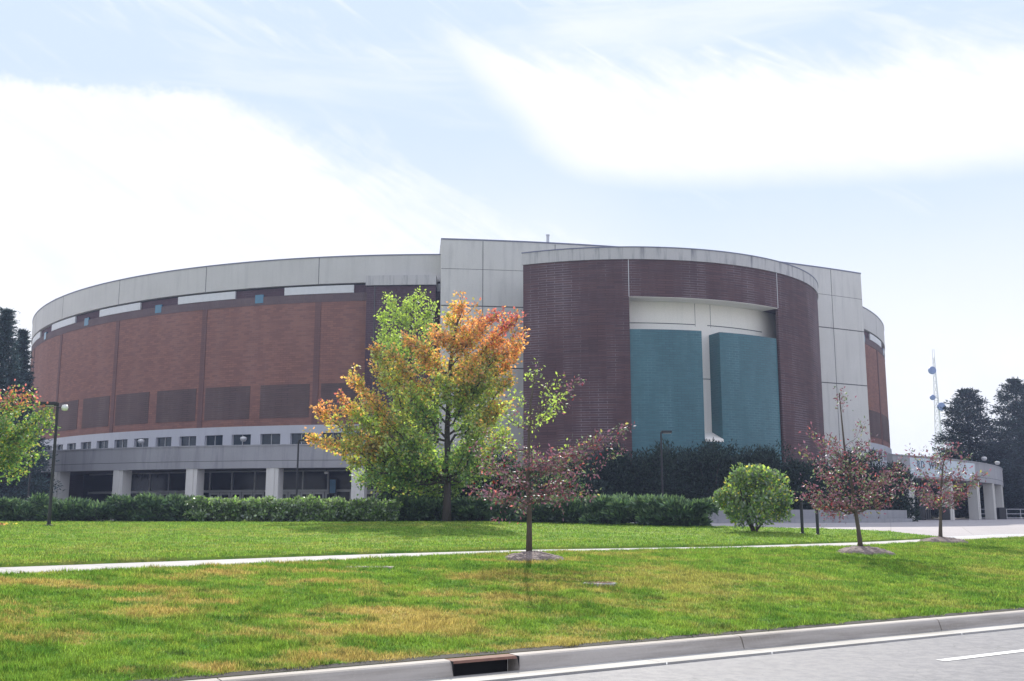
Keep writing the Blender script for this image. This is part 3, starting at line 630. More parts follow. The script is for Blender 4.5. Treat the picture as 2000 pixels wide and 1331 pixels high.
for px, py, lb in ((108, 878, 'round floodlight at the far left end of the long canopy'), (275, 872, 'round floodlight on the left canopy, in front of a dark window'), (475, 869, 'round floodlight on the left canopy, nearest the big autumn tree')):
    x = (px - 1000) / FPX; th = None
    best = min(range(-3500, 700), key=lambda k: abs((C0[0] + 67.3 * sin(R(k / 100))) / (C0[1] - 67.3 * cos(R(k / 100))) - x / (cos(PITCH) - (665.5 - py) / FPX * sin(PITCH)))); a = R(best / 100)
    floodlight((C0[0] + 67.3 * sin(a), C0[1] - 67.3 * cos(a), 6.03), lb, 'floodlights on the left canopy')
for px, lb in ((1928, 'white floodlight on the right portico roof, left one of the pair'), (1953, 'white floodlight on the right portico roof, last one by the pines')):
    a = R(pth(px, 905)); floodlight((CP[0] + (RP - .3) * sin(a), CP[1] - (RP - .3) * cos(a), 5.52), lb, 'floodlights on the right portico', 1.0)
a = R(-7.35); pl = thing('pendant_light', 'small round white lamp hanging under the canopy ceiling', 'lamp', (C0[0] + 65.5 * sin(a), C0[1] - 65.5 * cos(a), 4.3))
q = MB(); q.tube([(0, 0, 0), (0, 0, -.35)], .015, 6); q.build('cord', M['black'], pl); q = MB(); q.lathe([(.04, -.56), (.15, -.54), (.19, -.44), (.15, -.35), (.04, -.34)], n=14); q.build('shade', M['lamp_glass'], pl, smooth=True)
a = R(-8.15); po = thing('poster_board', 'upright blue poster board on the glass under the canopy', 'poster', (C0[0] + (RG + .5) * sin(a), C0[1] - (RG + .5) * cos(a), 2.3), rz=a)
q = MB(); q.box(-.33, .33, -.03, .03, -.1, 1.25); q.build('frame', M['black'], po); q = MB(); q.box(-.26, .26, -.04, -.032, 0, 1.15); q.build('sheet', plain('blue_poster_paper', (.14, .30, .48), .5, var=.35, scale=2), po); q = MB(); q.box(-.30, -.26, -.02, .02, -2.3, -.1); q.box(.26, .30, -.02, .02, -2.3, -.1); q.build('stand', M['black'], po)
# bird on the parapet
bd = thing('bird', 'small dark bird perched on the rim of the round roof', 'bird', P(106, 582, 112.2) - Vector((0, 0, .0)))
bd.location.z = 24.02; th = R(-50.8); bd.location.x = C0[0] + (RM - .3) * sin(th); bd.location.y = C0[1] - (RM - .3) * cos(th)
q = MB(); q.tube([(-.28, 0, .10), (-.16, 0, .16), (-.05, 0, .22), (.06, 0, .27), (.12, 0, .34), (.16, 0, .38), (.20, 0, .385), (.26, 0, .375)], [.02, .045, .09, .10, .07, .06, .045, .006], 10); q.tube([(.0, .04, .16), (.01, .04, 0)], .012, 5); q.tube([(.0, -.04, .16), (.01, -.04, 0)], .012, 5)
q.build('body', plain('dark_feathers', (.03, .025, .03), .7), bd, smooth=True)
# bins at the portico
for px, Yd, lb in ((1798, 85, 'black square litter bin by the first portico pier'), (1846, 88, 'black square litter bin before the portico glass doors'), (1957, 100, 'black square litter bin at the right end pier')):
    p_ = P(px, 1015, Yd); t = thing('litter_bin', lb, 'litter bin', (p_.x, p_.y, 0), 'black litter bins at the portico')
    q = MB(); q.box(-.32, .32, -.32, .32, .03, 1.0); q.build('body', M['black'], t, bevel=.03); q = MB(); q.box(-.35, .35, -.35, .35, 1.0, 1.06); q.box(-.30, .30, -.30, .30, 1.061, 1.15); q.build('lid', M['dark_metal'], t, bevel=.02)
# railing at the far right
rl = thing('railing', 'grey metal railing beyond the portico at the right edge', 'railing', P(1985, 1012, 112))
q = MB()
for z in (.12, .55, 1.05): q.tube([(-4, 0, z), (9, 2, z)], .035, 6)
[e.build('rail', M['galv'], rl) for e in q.each()]; q = MB()
for i in range(9): q.tube([(-4 + i * 13 / 8, i * .25, -.1), (-4 + i * 13 / 8, i * .25, 1.05)], .035, 6)
[e.build('post', M['galv'], rl) for e in q.each()]
rl.location.z = 0
# low planter wall before the evergreens
pw = thing('planter_wall', 'low curved grey retaining wall below the dark evergreens', 'wall', (12, 62, 0))
def planter(h0, h1, off, nm):
    q = MB(); pts = [(8.5, 60), (12, 61), (16, 62.2), (20, 64), (24, 67), (27, 71), (28.5, 76)]
    fine = []
    for i in range(len(pts) - 1):
        for k in range(4): fine.append((pts[i][0] + (pts[i + 1][0] - pts[i][0]) * k / 4, pts[i][1] + (pts[i + 1][1] - pts[i][1]) * k / 4 + off))
    fine.append((pts[-1][0], pts[-1][1] + off))
    u = 0
    for a, b in zip(fine[:-1], fine[1:]):
        L = hypot(b[0] - a[0], b[1] - a[1]); w_ = .45
        q.face([(*a, h0), (*b, h0), (*b, h1), (*a, h1)], [(u, h0), (u + L, h0), (u + L, h1), (u, h1)]); q.face([(*a, h1), (*b, h1), (b[0], b[1] + w_, h1), (a[0], a[1] + w_, h1)]); q.face([(b[0], b[1] + w_, h0), (a[0], a[1] + w_, h0), (a[0], a[1] + w_, h1), (b[0], b[1] + w_, h1)]); u += L
    a = fine[0]; q.face([(*a, h0), (a[0], a[1] + .45, h0), (a[0], a[1] + .45, h1), (*a, h1)]); a = fine[-1]; q.face([(*a, h0), (a[0], a[1] + .45, h0), (a[0], a[1] + .45, h1), (*a, h1)])
    part(q, nm, M['conc_canopy'], pw)
planter(-.1, .22, -.9, 'step'); planter(-.1, .78, 0, 'wall_face')
# covers in the lawn
p_ = P(715, 1107, 17.6); z = gz(p_.x, p_.y) + .0; t = thing('utility_cover', 'long pale concrete slab cover sunk in the front lawn', 'cover', (p_.x, p_.y, z)); q = MB(); q.box(-.46, .46, -.16, .16, -.1, .01); q.build('slab', M['kerb'], t, bevel=.01); q = MB(); q.box(-.36, .36, -.1, .1, .01, .016); q.build('lid', M['kerb'], t)
p_ = P(1172, 1132, 16.4); z = gz(p_.x, p_.y) + .03; t = thing('manhole_cover', 'small round manhole cover in the lawn right of the crabapple', 'cover', (p_.x, p_.y, z)); q = MB(); q.lathe([(.27, -.1), (.27, -.01), (.24, 0)], n=28); q.build('ring', M['gutter'], t); q = MB(); q.lathe([(.23, -.005), (.23, .003), (.02, .005)], n=24); q.build('lid', M['rust'], t)

# lattice mast
mt = thing('radio_mast', 'tall white lattice radio mast with round dishes behind the portico', 'radio mast', (0, 0, 0))
b0 = P(1845, 1000, 250); mt.location = (b0.x, 250, 0)
q = MB(); H_ = 38.6
def leg(k, z):
    r = 1.35 * (1 - z / H_) + .25; a = 2 * pi * k / 3 + .5; return Vector((r * cos(a), r * sin(a), z))
nz = 22
for k in range(3): q.tube([leg(k, 0), leg(k, H_)], [.13, .07], 6)
for i in range(nz):
    za, zb = H_ * i / nz, H_ * (i + 1) / nz
    for k in range(3): q.tube([leg(k, za), leg((k + 1) % 3, zb)], .045, 4, cap=False); q.tube([leg((k + 1) % 3, za), leg(k, zb)], .045, 4, cap=False); q.tube([leg(k, zb), leg((k + 1) % 3, zb)], .05, 4, cap=False)
q.build('lattice', plain('white_painted_steel', (.7, .7, .72), .5), mt)
for k in (0, 1): q = MB(); q.tube([leg(k, H_ - 2), leg(k, H_) + Vector((0, 0, 2.2))], .05, 5); q.build('whip_antenna', M['galv'], mt)
M['dish'] = plain('blue_grey_dish', (.16, .22, .42), .5)
for px, py, r in ((1823, 723, .95), (1824, 776, .65), (1841, 794, 1.0)):
    p_ = P(px, py, 248) - mt.location; p_.y = -1.3
    q = MB(); n = 20; prof = [(0.02, .28), (r * .5, .22), (r * .9, .06), (r, 0), (r, -.10)]
    b_ = len(q.v); q.lathe([(r, -.25), (r, .12), (r * .92, .16), (.05, .2)], n=n); q.v = [(x, -zz, y) for x, y, zz in q.v]; q.v = [(x + p_.x, y + p_.y, zz + p_.z) for x, y, zz in q.v]
    q.build('dish', M['dish'], mt, smooth=False); q = MB(); q.tube([(0, -.3, p_.z), (p_.x, p_.y + .1, p_.z)], .07, 5); q.build('bracket', M['galv'], mt)

# ------------------------------------------------------------------ vegetation
def leaf_mesh(name, pts, dirs, size, mats, midx, parent, aspect=.6, droop=0.0, fold=True, sizevar=.35):
    n = len(pts); pts = np.asarray(pts, float); dirs = np.asarray(dirs, float)
    d_ = dirs + rng.normal(0, .75, (n, 3)); d_[:, 2] -= droop; d_ /= np.linalg.norm(d_, axis=1)[:, None]
    r_ = rng.normal(0, 1, (n, 3)); s_ = np.cross(d_, r_); s_ /= np.linalg.norm(s_, axis=1)[:, None] + 1e-9
    L = size * (1 - sizevar + 2 * sizevar * rng.random(n))[:, None]; W = L * aspect
    V_ = np.empty((n, 4, 3)); V_[:, 0] = pts; V_[:, 1] = pts + d_ * L * .45 + s_ * W * .5; V_[:, 2] = pts + d_ * L; V_[:, 3] = pts + d_ * L * .45 - s_ * W * .5
    me = bpy.data.meshes.new(name); me.vertices.add(4 * n); me.vertices.foreach_set('co', V_.ravel()); me.loops.add(4 * n); me.loops.foreach_set('vertex_index', np.arange(4 * n, dtype=np.int32))
    me.polygons.add(n); me.polygons.foreach_set('loop_start', np.arange(0, 4 * n, 4, dtype=np.int32))
    for m_ in mats: me.materials.append(m_)
    me.polygons.foreach_set('material_index', np.asarray(midx, dtype=np.int32)); me.update(calc_edges=True)
    o = bpy.data.objects.new(name, me); COL.objects.link(o); o.parent = parent; return o
M['bark'] = plain('grey_brown_bark', (.10, .080, .065), .9, var=.35, scale=9); M['bark_dark'] = plain('dark_bark', (.06, .047, .042), .9, var=.35, scale=9)
M['l_green'] = leafy('leaf_green', (.17, .31, .05), .6); M['l_lime'] = leafy('leaf_lime', (.42, .56, .08), .6); M['l_yellow'] = leafy('leaf_yellow', (.70, .58, .08), .6)
M['l_orange'] = leafy('leaf_orange', (.85, .42, .11), .6); M['l_red'] = leafy('leaf_red', (.60, .16, .13), .5); M['l_olive'] = leafy('leaf_olive', (.40, .38, .08), .55)
M['l_wine'] = leafy('leaf_wine', (.23, .07, .11), .4, gloss=.12); M['l_dark'] = leafy('leaf_dark', (.028, .050, .030), .2, gloss=.03); M['l_dull'] = leafy('leaf_dull_green', (.16, .22, .10), .45, gloss=.10)
M['n_pine'] = leafy('needle_dark', (.022, .042, .030), .1, gloss=.02); M['n_blue'] = leafy('needle_blue_green', (.05, .09, .09), .15, gloss=.04); M['n_jun'] = leafy('needle_juniper', (.06, .12, .05), .25, gloss=.06); M['n_jun2'] = leafy('needle_juniper_tip', (.14, .23, .08), .3, gloss=.06)
M['l_hedge'] = leafy('leaf_hedge', (.30, .42, .12), .45, gloss=.22, rough=.4)
M['fruit'] = plain('red_fruit', (.35, .02, .03), .3)
def limb_pts(a, b, bend, n=7, r=rnd, jit=.04):
    a = Vector(a); b = Vector(b); L = (b - a).length; out = []
    for i in range(n):
        t = i / (n - 1); p = a.lerp(b, t) + Vector((0, 0, -bend * L * sin(pi * t))); 
        if 0 < i < n - 1: p += Vector((r.gauss(0, jit), r.gauss(0, jit), r.gauss(0, jit))) * L
        out.append(p)
    return out
def along(pts, t):
    k = t * (len(pts) - 1); i = min(int(k), len(pts) - 2); return pts[i].lerp(pts[i + 1], k - i)
def broadleaf(name, label, cat, base, trunk, limbs, leaf, per_twig, twig_len, col_fn, mats, bark, rad, group=None, extra_limbs=0, env=None, droop=.15, spread=.16, twigs=9, aspect=.7, seed=1, tstart=.22, sub=True):
    """trunk: points relative to base; limbs: (start t on the trunk, end point rel., bend, strength)"""
    r = random.Random(seed); t = thing(name, label, cat, base, group)
    tm = MB(); tp = [Vector(p) for p in trunk]; nT = len(tp)
    tm.tube(tp, [rad * (1.25 if i == 0 else 1) * (1 - .78 * i / (nT - 1)) for i in range(nT)], 9)
    LP, LD, LC = [], [], []
    allimbs = list(limbs)
    def twig(p0, d0, L, depth):
        n = 4; cur = Vector(p0); dd = Vector(d0).normalized(); pts = [cur.copy()]
        for i in range(n):
            dd = (dd + Vector((r.gauss(0, .18), r.gauss(0, .18), r.gauss(0, .14) + .07))).normalized(); cur = cur + dd * (L / n); pts.append(cur.copy())
        tm.tube(pts, [rad * .07, rad * .06, rad * .05, rad * .035, rad * .02], 3, cap=False)
        m = max(2, int(per_twig * L / twig_len))
        for i in range(m):
            q_ = along(pts, (i + r.random()) / m * .98 + .01); off = Vector((r.gauss(0, spread), r.gauss(0, spread), r.gauss(0, spread * .8))) * L
            LP.append(tuple(q_ + off)); o_ = (off.normalized() if off.length > 1e-4 else dd) + dd * .5; LD.append(tuple(o_)); LC.append(col_fn(q_ + off, r))
    for (ts, end, bend, wgt) in allimbs:
        a = along(tp, ts); pts = limb_pts(a, end, bend, 8, r, .025); L = (Vector(end) - a).length
        r0 = rad * (1 - .78 * ts) * .5 * min(1, .45 + wgt * .5); tm.tube(pts, [r0 * (1 - .85 * i / 7) for i in range(8)], 6, cap=False)
        nt = max(3, int(twigs * L / 3.0 * wgt))
        for i in range(nt):
            tt = tstart + (1 - tstart) * (i + r.random() * .8) / nt; p0 = along(pts, min(tt, .999)); ax = (along(pts, min(tt + .05, 1)) - along(pts, max(tt - .05, 0))).normalized()
            sd_ = Vector((r.gauss(0, 1), r.gauss(0, 1), r.gauss(.1, .7))).normalized(); L2 = twig_len * (1.15 - .65 * tt) * r.uniform(.6, 1.25)
            twig(p0, ax * .75 + sd_ * .85, L2, 0)
        twig(pts[-2], (pts[-1] - pts[-3]), twig_len * .8, 0)
    tm.build('trunk', bark, t, smooth=True)
    leaf_mesh('crown', LP, LD, leaf, mats, LC, t, aspect=aspect, droop=droop)
    return t

# big autumn maple
Ym = 50.0; mb_ = P(872, 1018, Ym); mz = gz(mb_.x, Ym)
def rp(px, py, dy, Yb, bx, bz):                     # offset from a tree's base of a branch tip seen at (px, py), dy metres behind it
    q_ = P(px, py, Yb + dy); return (q_.x - bx, dy, q_.z - bz)
tips = [(905, 592, -.5, 1.0), (880, 625, 1.2, 1), (940, 628, .8, 1), (968, 612, 0, 1), (1003, 625, .6, 1), (1020, 655, -.4, 1), (1010, 690, .9, .9), (1000, 735, -.9, .9), (855, 655, -1.4, 1), (830, 680, .3, .9),
        (800, 665, 1.2, .9), (765, 690, -.8, .9), (722, 680, .2, .9), (735, 720, 1.6, .8), (685, 738, -.3, .9), (720, 775, -1.6, .8), (660, 775, .9, .7), (618, 800, -.2, 1.0), (690, 810, 1.3, .8), (640, 860, -1.4, .7), (598, 855, .3, .6), (690, 868, -.5, .9),
        (930, 700, -2.0, 1), (965, 690, .4, 1), (925, 655, -1.0, 1), (980, 665, 1.0, 1), (895, 660, .6, 1), (945, 735, .2, 1), (915, 770, -.8, .9), (900, 720, 2.4, 1), (860, 740, -2.4, 1), (960, 760, 2.0, .9), (980, 790, -1.2, .9), (800, 760, -2.2, 1), (770, 800, 2.3, .9), (720, 900, .8, .7), (760, 870, -2.0, .9), (820, 850, -2.6, .8), (940, 840, -2.2, .8), (985, 850, 1.2, .7), (830, 900, 1.8, .6), (900, 890, -1.6, .5), (760, 930, -.6, .5), (955, 905, 1.0, .4)]
mr = random.Random(5)
limbs = []
for px, py, dy, wg in tips:
    e = rp(px, py, dy, Ym, mb_.x, mz); ts = min(.93, max(.2, (e[2] - abs(e[0]) * .75 - 1.2) / 9.6)); limbs.append((ts, e, .07, wg * 1.25))
trunk_m = [(0, 0, -.1), (.02, 0, 1.2), (.02, .0, 2.8), (-.02, .02, 4.4), (.05, 0, 6.0), (.10, .05, 7.6), (.3, 0, 9.2), (.55, 0, 10.2)]
def maple_col(p, r):
    out = hypot(p.x, p.y) / 5.2; h = p.z / 10.5; wv = sin(p.x * 1.1 + 2.3) * cos(p.z * .9 + p.y * .8)
    s_ = .08 + .98 * h + .40 * out + .20 * wv + r.gauss(0, .12) + (.24 if p.x < -5.3 + r.gauss(0, .3) else 0) + (.10 if p.x > .5 and h > .62 else 0)
    if p.x < -3.2: s_ += .12 * sin(p.z * 2.1 + 1) - .05
    if r.random() < .12: return 5
    return 0 if s_ < .56 else 1 if s_ < .80 else 5 if s_ < .85 else 2 if s_ < .99 else 3 if s_ < 1.42 else 4
LM = [M['l_green'], M['l_lime'], M['l_yellow'], M['l_orange'], M['l_red'], M['l_olive']]
broadleaf('maple_tree', 'large autumn tree with orange top and green lower leaves on the lawn edge', 'tree', (mb_.x, Ym, mz), trunk_m, limbs, .145, 62, 1.05, maple_col, LM, M['bark_dark'], .20, twigs=17, seed=3, aspect=.75, tstart=.25, spread=.17)
# light green tree just behind it
Yg = 54.0; gb_ = P(795, 1012, Yg); zg = gz(gb_.x, Yg)
tg = [(758, 590, 0, 1.1), (790, 600, .5, 1), (812, 585, -.3, 1.1), (838, 610, .4, 1), (840, 640, -.6, .9), (745, 625, .3, .8), (742, 655, -.5, .8), (770, 660, 1.2, 1), (800, 670, -1.2, 1), (830, 690, .8, .9), (750, 710, -.8, .9), (770, 760, 1.2, .9), (830, 780, -1.0, .8), (740, 830, .5, .8), (720, 880, -.6, .8), (760, 900, .9, .8), (840, 880, 1.4, .8), (960, 830, 1.0, .9), (985, 800, .2, .9), (930, 870, 1.6, .9), (700, 930, 0, .6), (960, 920, .5, .9), (900, 940, 1.2, .9), (850, 940, -.2, .6)]
limbs = []
for px, py, dy, wg in tg:
    e = rp(px, py, dy, Yg, gb_.x, zg); ts = min(.95, max(.15, (e[2] - abs(e[0]) * .9 - 1.0) / 11.0)); limbs.append((ts, e, .05, wg * 1.15))
broadleaf('linden_tree', 'taller yellow-green tree rising just behind the orange tree', 'tree', (gb_.x, Yg, zg), [(0, 0, -.1), (0, 0, 2), (.05, 0, 4), (0, 0, 6.5), (.1, 0, 9), (0, 0, 11.3)], limbs, .145, 66, 1.1, lambda p, r: 1 if r.random() < .62 + .03 * p.z else (0 if r.random() < .8 else 5), LM, M['bark_dark'], .15, twigs=12, seed=8)

# crabapples in mulch rings
def mulch(x, y, rx, ry, label):
    z = gz(x, y); mb = MB(); rings, n = 7, 30; me_v = []
    rr = random.Random(int(x * 10)); ph = rr.random() * 6
    for i in range(rings + 1):
        t_ = i / rings
        for k in range(n):
            a = 2 * pi * k / n; wob_ = 1 + .10 * sin(3 * a + ph) + .05 * sin(7 * a); X_ = x + cos(a) * rx * t_ * wob_; Y_ = y + sin(a) * ry * t_ * wob_
            me_v.append((X_ - x, Y_ - y, gz(X_, Y_) - z + .14 * (1 - t_ ** 2) + .015 + rr.gauss(0, .012) - (.05 if i == rings else 0)))
    mb.v = me_v
    for i in range(rings):
        for k in range(n): mb.f.append((i * n + k, i * n + (k + 1) % n, (i + 1) * n + (k + 1) % n, (i + 1) * n + k)); mb.uv.append([(0, 0)] * 4); mb.mi.append(0)
    m = mb.build('mulch_bed', M['mulch']); m.location = (x, y, z); tag(m, label, 'mulch bed', 'bark mulch rings under the crabapples')
    # loose chips belong to the bed's own surface
    return m
def mulch_mat():
    m_, t = mat('bark_mulch'); o = t.add('ShaderNodeTexCoord').outputs['Object']; v = t.add('ShaderNodeTexVoronoi', i_0=o); v.inputs['Scale'].default_value = 26
    c = t.mix(t.noise(o, 14, 4), (.15, .10, .085), (.40, .31, .28)); c = t.mix(v.outputs['Color'], c, (.30, .25, .23)); t.l.new(c, t.p.inputs['Base Color']); t.p.inputs['Roughness'].default_value = .95
    bp = t.add('ShaderNodeBump'); bp.inputs['Distance'].default_value = .04; t.l.new(v.outputs[0], bp.inputs['Height']); t.l.new(bp.outputs[0], t.p.inputs['Normal']); return m_
M['mulch'] = mulch_mat()
CM = [M['l_wine'], M['l_dull'], M['l_lime'], M['l_red'], M['l_olive'], M['fruit']]
def crab(bpx, bpy_, Yb, trunkpx, tips, label, seed, rad, leafsize, dens, topgreen, mlabel, mr_):
    b = P(bpx, bpy_, Yb); z = gz(b.x, Yb)
    tr = [(0, 0, -.05)] + [rp(px, py, 0, Yb, b.x, z) for px, py in trunkpx]; H = tr[-1][2]
    lm = []
    for px, py, dy, wg in tips:
        e = rp(px, py, dy, Yb, b.x, z); ts = min(.92, max(.26, (e[2] - abs(e[0]) * .55 - .1) / H)); lm.append((ts, e, .04, wg))
    def cf(p, r):
        g = r.random()
        if topgreen and abs(p.x) < .75 and p.z > H * .60 + r.gauss(0, .15): return 2 if g < .7 else 1 if g < .85 else 0
        return 0 if g < .64 else 1 if g < .90 else 3 if g < .93 else 4 if g < .96 else 5
    t = broadleaf('crabapple_tree', label, 'tree', (b.x, Yb, z), tr, lm, leafsize, dens, .42, cf, CM, M['bark'], rad, 'young crabapple trees along the walk', twigs=44, seed=seed, spread=.20, aspect=.5, tstart=.18, droop=.3)
    mulch(b.x + .05, Yb - .05, mr_, mr_ * .85, mlabel)
crab(1033, 1098, 20.1, [(1034, 1000), (1030, 930), (1033, 860), (1036, 790), (1046, 728)],
     [(1046, 735, .1, .5), (1075, 752, -.2, .6), (1125, 748, .1, .45), (1015, 775, .2, .7), (1092, 790, -.3, .6), (985, 815, -.3, .8), (1070, 815, .4, .7), (960, 850, .4, .8), (1185, 850, -.1, .5), (1228, 838, -.2, .6), (1150, 868, .3, .7), (1110, 880, -.5, .7), (1215, 885, .0, .35),
      (925, 885, 0, .7), (950, 905, -.7, .7), (1000, 880, .7, .9), (1080, 915, -.5, .8), (1125, 925, .3, .7), (1150, 965, -.2, .6), (925, 955, .2, .7), (960, 975, -.5, .7), (1000, 940, .6, .8), (1085, 960, .5, .8), (1020, 985, -.4, .6), (1040, 900, -.7, .8)],
     'young crabapple nearest the middle of the picture, green top and wine red leaves', 21, .055, .068, 25, True, 'mulch ring under the crabapple nearest the middle', .62)
crab(1683, 1080, 24.8, [(1676, 1030), (1668, 980), (1662, 930), (1650, 880), (1645, 830), (1639, 768)],
     [(1640, 778, 0, .25), (1590, 850, .1, .4), (1600, 870, .2, .8), (1575, 885, -.2, .6), (1625, 862, -.3, .7), (1690, 840, .2, .3), (1690, 870, -.2, .8), (1720, 885, .3, .7), (1760, 905, -.2, .6), (1768, 915, .1, .5), (1730, 930, -.4, .7), (1750, 955, .2, .6), (1600, 920, .3, .7), (1580, 950, -.3, .6), (1568, 975, 0, .8), (1590, 985, .3, .8), (1630, 960, -.6, .8), (1640, 985, .2, .7), (1700, 965, .5, .7), (1640, 910, .5, .8), (1680, 910, -.5, .8), (1745, 975, -.1, .4)],
     'leaning young crabapple with red-purple leaves before the tall concrete wall', 33, .055, .074, 26, False, 'mulch ring under the leaning crabapple', .72)
crab(1837, 1064, 31.5, [(1837, 1020), (1837, 985), (1838, 950), (1842, 910), (1850, 870)],
     [(1852, 875, 0, .3), (1775, 885, .1, .3), (1800, 885, -.2, .3), (1795, 920, .3, .7), (1775, 945, -.2, .6), (1830, 905, .4, .6), (1868, 880, -.3, .5), (1893, 895, .2, .35), (1880, 925, -.4, .8), (1905, 935, .2, .7), (1870, 950, .5, .8), (1800, 965, -.4, .8), (1822, 975, .3, .7), (1880, 968, -.2, .6), (1850, 965, -.6, .7), (1920, 925, 0, .25), (1850, 930, .1, .8), (1815, 940, .0, .8)],
     'young crabapple furthest right, standing in front of the portico sign', 45, .055, .088, 22, False, 'small mulch ring under the crabapple furthest right', .75)

# blob-like shrubs built from stems and many leaves
def shrub(name, label, cat, base, rx, ry, h, n, leaf, mats, wts, group=None, seed=1, squash=1.0, aspect=.6, up=.35, stems=7, z0=.05, lumps=14, needle=False, low=False, rz=0, tight=1.0, emin=-.3):
    r = np.random.default_rng(seed); t = thing(name, label, cat, base, group, rz)
    tm = MB(); rr = random.Random(seed)
    c_ = []
    for i in range(lumps):
        a = rr.uniform(0, 2 * pi); e = rr.uniform(emin, 1) ; ra = sqrt(max(0, 1 - max(e, 0) ** 2)) * rr.uniform(.45, .82)
        if low: e = rr.uniform(-1, 1); ra = rr.uniform(.3, .85)
        c_.append((cos(a) * ra * rx, sin(a) * ra * ry, z0 + (h - z0) * (.42 + .44 * e * rr.uniform(.7, 1.0)), rr.uniform(.26, .42)))
    P_ = []; D_ = []
    cs = np.array(c_); 
    for i in range(stems):
        j = i % len(c_); p = Vector(c_[j][:3]); tm.tube(limb_pts((rr.gauss(0, .06) * rx, rr.gauss(0, .06) * ry, -.05), p, .03, 5, rr), [.035 * h / 2, .03 * h / 2, .024 * h / 2, .016 * h / 2, .008 * h / 2], 5, cap=False)
    idx = r.integers(0, lumps, n); u = r.normal(0, 1, (n, 3)); u /= np.linalg.norm(u, axis=1)[:, None]; rad_ = r.random(n) ** .38
    sz = np.c_[np.full(n, rx), np.full(n, ry), np.full(n, (h - z0) * .5)] * cs[idx, 3][:, None] * 1.25 * tight
    p = cs[idx, :3] + u * rad_[:, None] * sz; p[:, 2] = np.clip(p[:, 2], z0 * .6 + .04 * r.random(n), None)
    d = u.copy(); d[:, 2] += up
    if needle: d = u * .6 + np.c_[p[:, 0] / rx, p[:, 1] / ry, np.full(n, .8)]
    k = r.choice(len(mats), n, p=wts)
    if needle and len(mats) > 1: k = np.where((rad_ > .8) & (u[:, 2] > 0), 1, 0)
    tm.build('stems', M['bark_dark'], t, smooth=True); leaf_mesh('foliage', p, d, leaf, mats, k, t, aspect=aspect); return t
bb = P(1475, 1033, 38.5); shrub('round_bush', 'round yellow-green leafy bush alone on the upper lawn', 'bush', (bb.x, 38.5, gz(bb.x, 38.5)), 1.38, 1.25, 2.72, 9000, .12, [M['l_lime'], M['l_green'], M['l_dull'], M['l_yellow']], [.14, .36, .45, .05], seed=9, z0=.28, lumps=26, emin=-.8, tight=.80, aspect=.7)
# junipers, left row then right row
def ordinal(i): return ['first', 'second', 'third', 'fourth', 'fifth', 'sixth', 'seventh', 'eighth', 'ninth', 'tenth', 'eleventh', 'twelfth'][i]
i = 0
for k, px in enumerate([-30, 45, 120, 190, 255, 320, 385]):
    b = P(px, 1018, 50.8 + .3 * sin(k * 2.2)); shrub('juniper', ordinal(k) + ' dark spreading juniper from the left edge below the canopy', 'juniper', (b.x, b.y, gz(b.x, b.y)), 1.45, 1.2, 1.12 + .16 * sin(k * 1.7), 6500, .26, [M['n_jun'], M['n_jun2']], [.7, .3], 'low junipers below the left canopy', seed=60 + k, aspect=.26, needle=True, lumps=34, low=True, tight=.72)
for k, px in enumerate([405, 450, 500, 550, 600, 650, 700, 738]):
    b = P(px, 1018, 50.2 + .15 * sin(k * 2.2)); shrub('broadleaf_hedge_shrub', ordinal(k) + ' shrub from the left in the clipped light green hedge', 'hedge', (b.x, b.y, gz(b.x, b.y)), .95, .85, 1.20 + .05 * sin(k * 1.7), 5200, .15, [M['l_hedge'], M['l_dull'], M['l_green']], [.35, .35, .30], 'light green clipped hedge below the left canopy', seed=80 + k, aspect=.6, lumps=34, z0=.08, low=True, tight=.8)
for k, (px, py, Yd) in enumerate([(800, 1018, 51), (870, 1018, 51.3), (940, 1019, 50.6), (1005, 1020, 50), (1070, 1022, 48.5), (1130, 1023, 47.3), (1190, 1025, 46), (1245, 1026, 45), (1300, 1028, 44), (1345, 1029, 43.3)]):
    b = P(px, py, Yd + .9); shrub('juniper', ordinal(k) + ' dark juniper right of the clipped hedge, counted from the left', 'juniper', (b.x, b.y, gz(b.x, b.y)), 1.3, 1.1, (1.25, 1.1, 1.15, 1.1, 1.25, 1.15, 1.3, 1.25, 1.25, 1.05)[k], 6500, .26, [M['n_jun'], M['n_jun2']], [.75, .25], 'low junipers in front of the purple drum', seed=100 + k, aspect=.26, needle=True, lumps=34, low=True, tight=.72)
# understorey saplings behind the big tree
for k, (px, top, Yd, rx) in enumerate([(790, 905, 57, 1.5), (870, 890, 58, 1.7), (945, 880, 58, 1.8), (1010, 900, 57, 1.6), (1080, 915, 58, 1.6)]):
    b = P(px, 1012, Yd); hh = P(px, top, Yd).z; shrub('understorey_shrub', ordinal(k) + ' tall dark green shrub from the left behind the big autumn tree', 'shrub', (b.x, Yd, gz(b.x, Yd)), rx, 1.3, hh, 9000, .15, [M['l_dark'], M['l_green']], [.62, .38], 'tall shrubs behind the autumn tree', seed=130 + k, lumps=28, low=True)

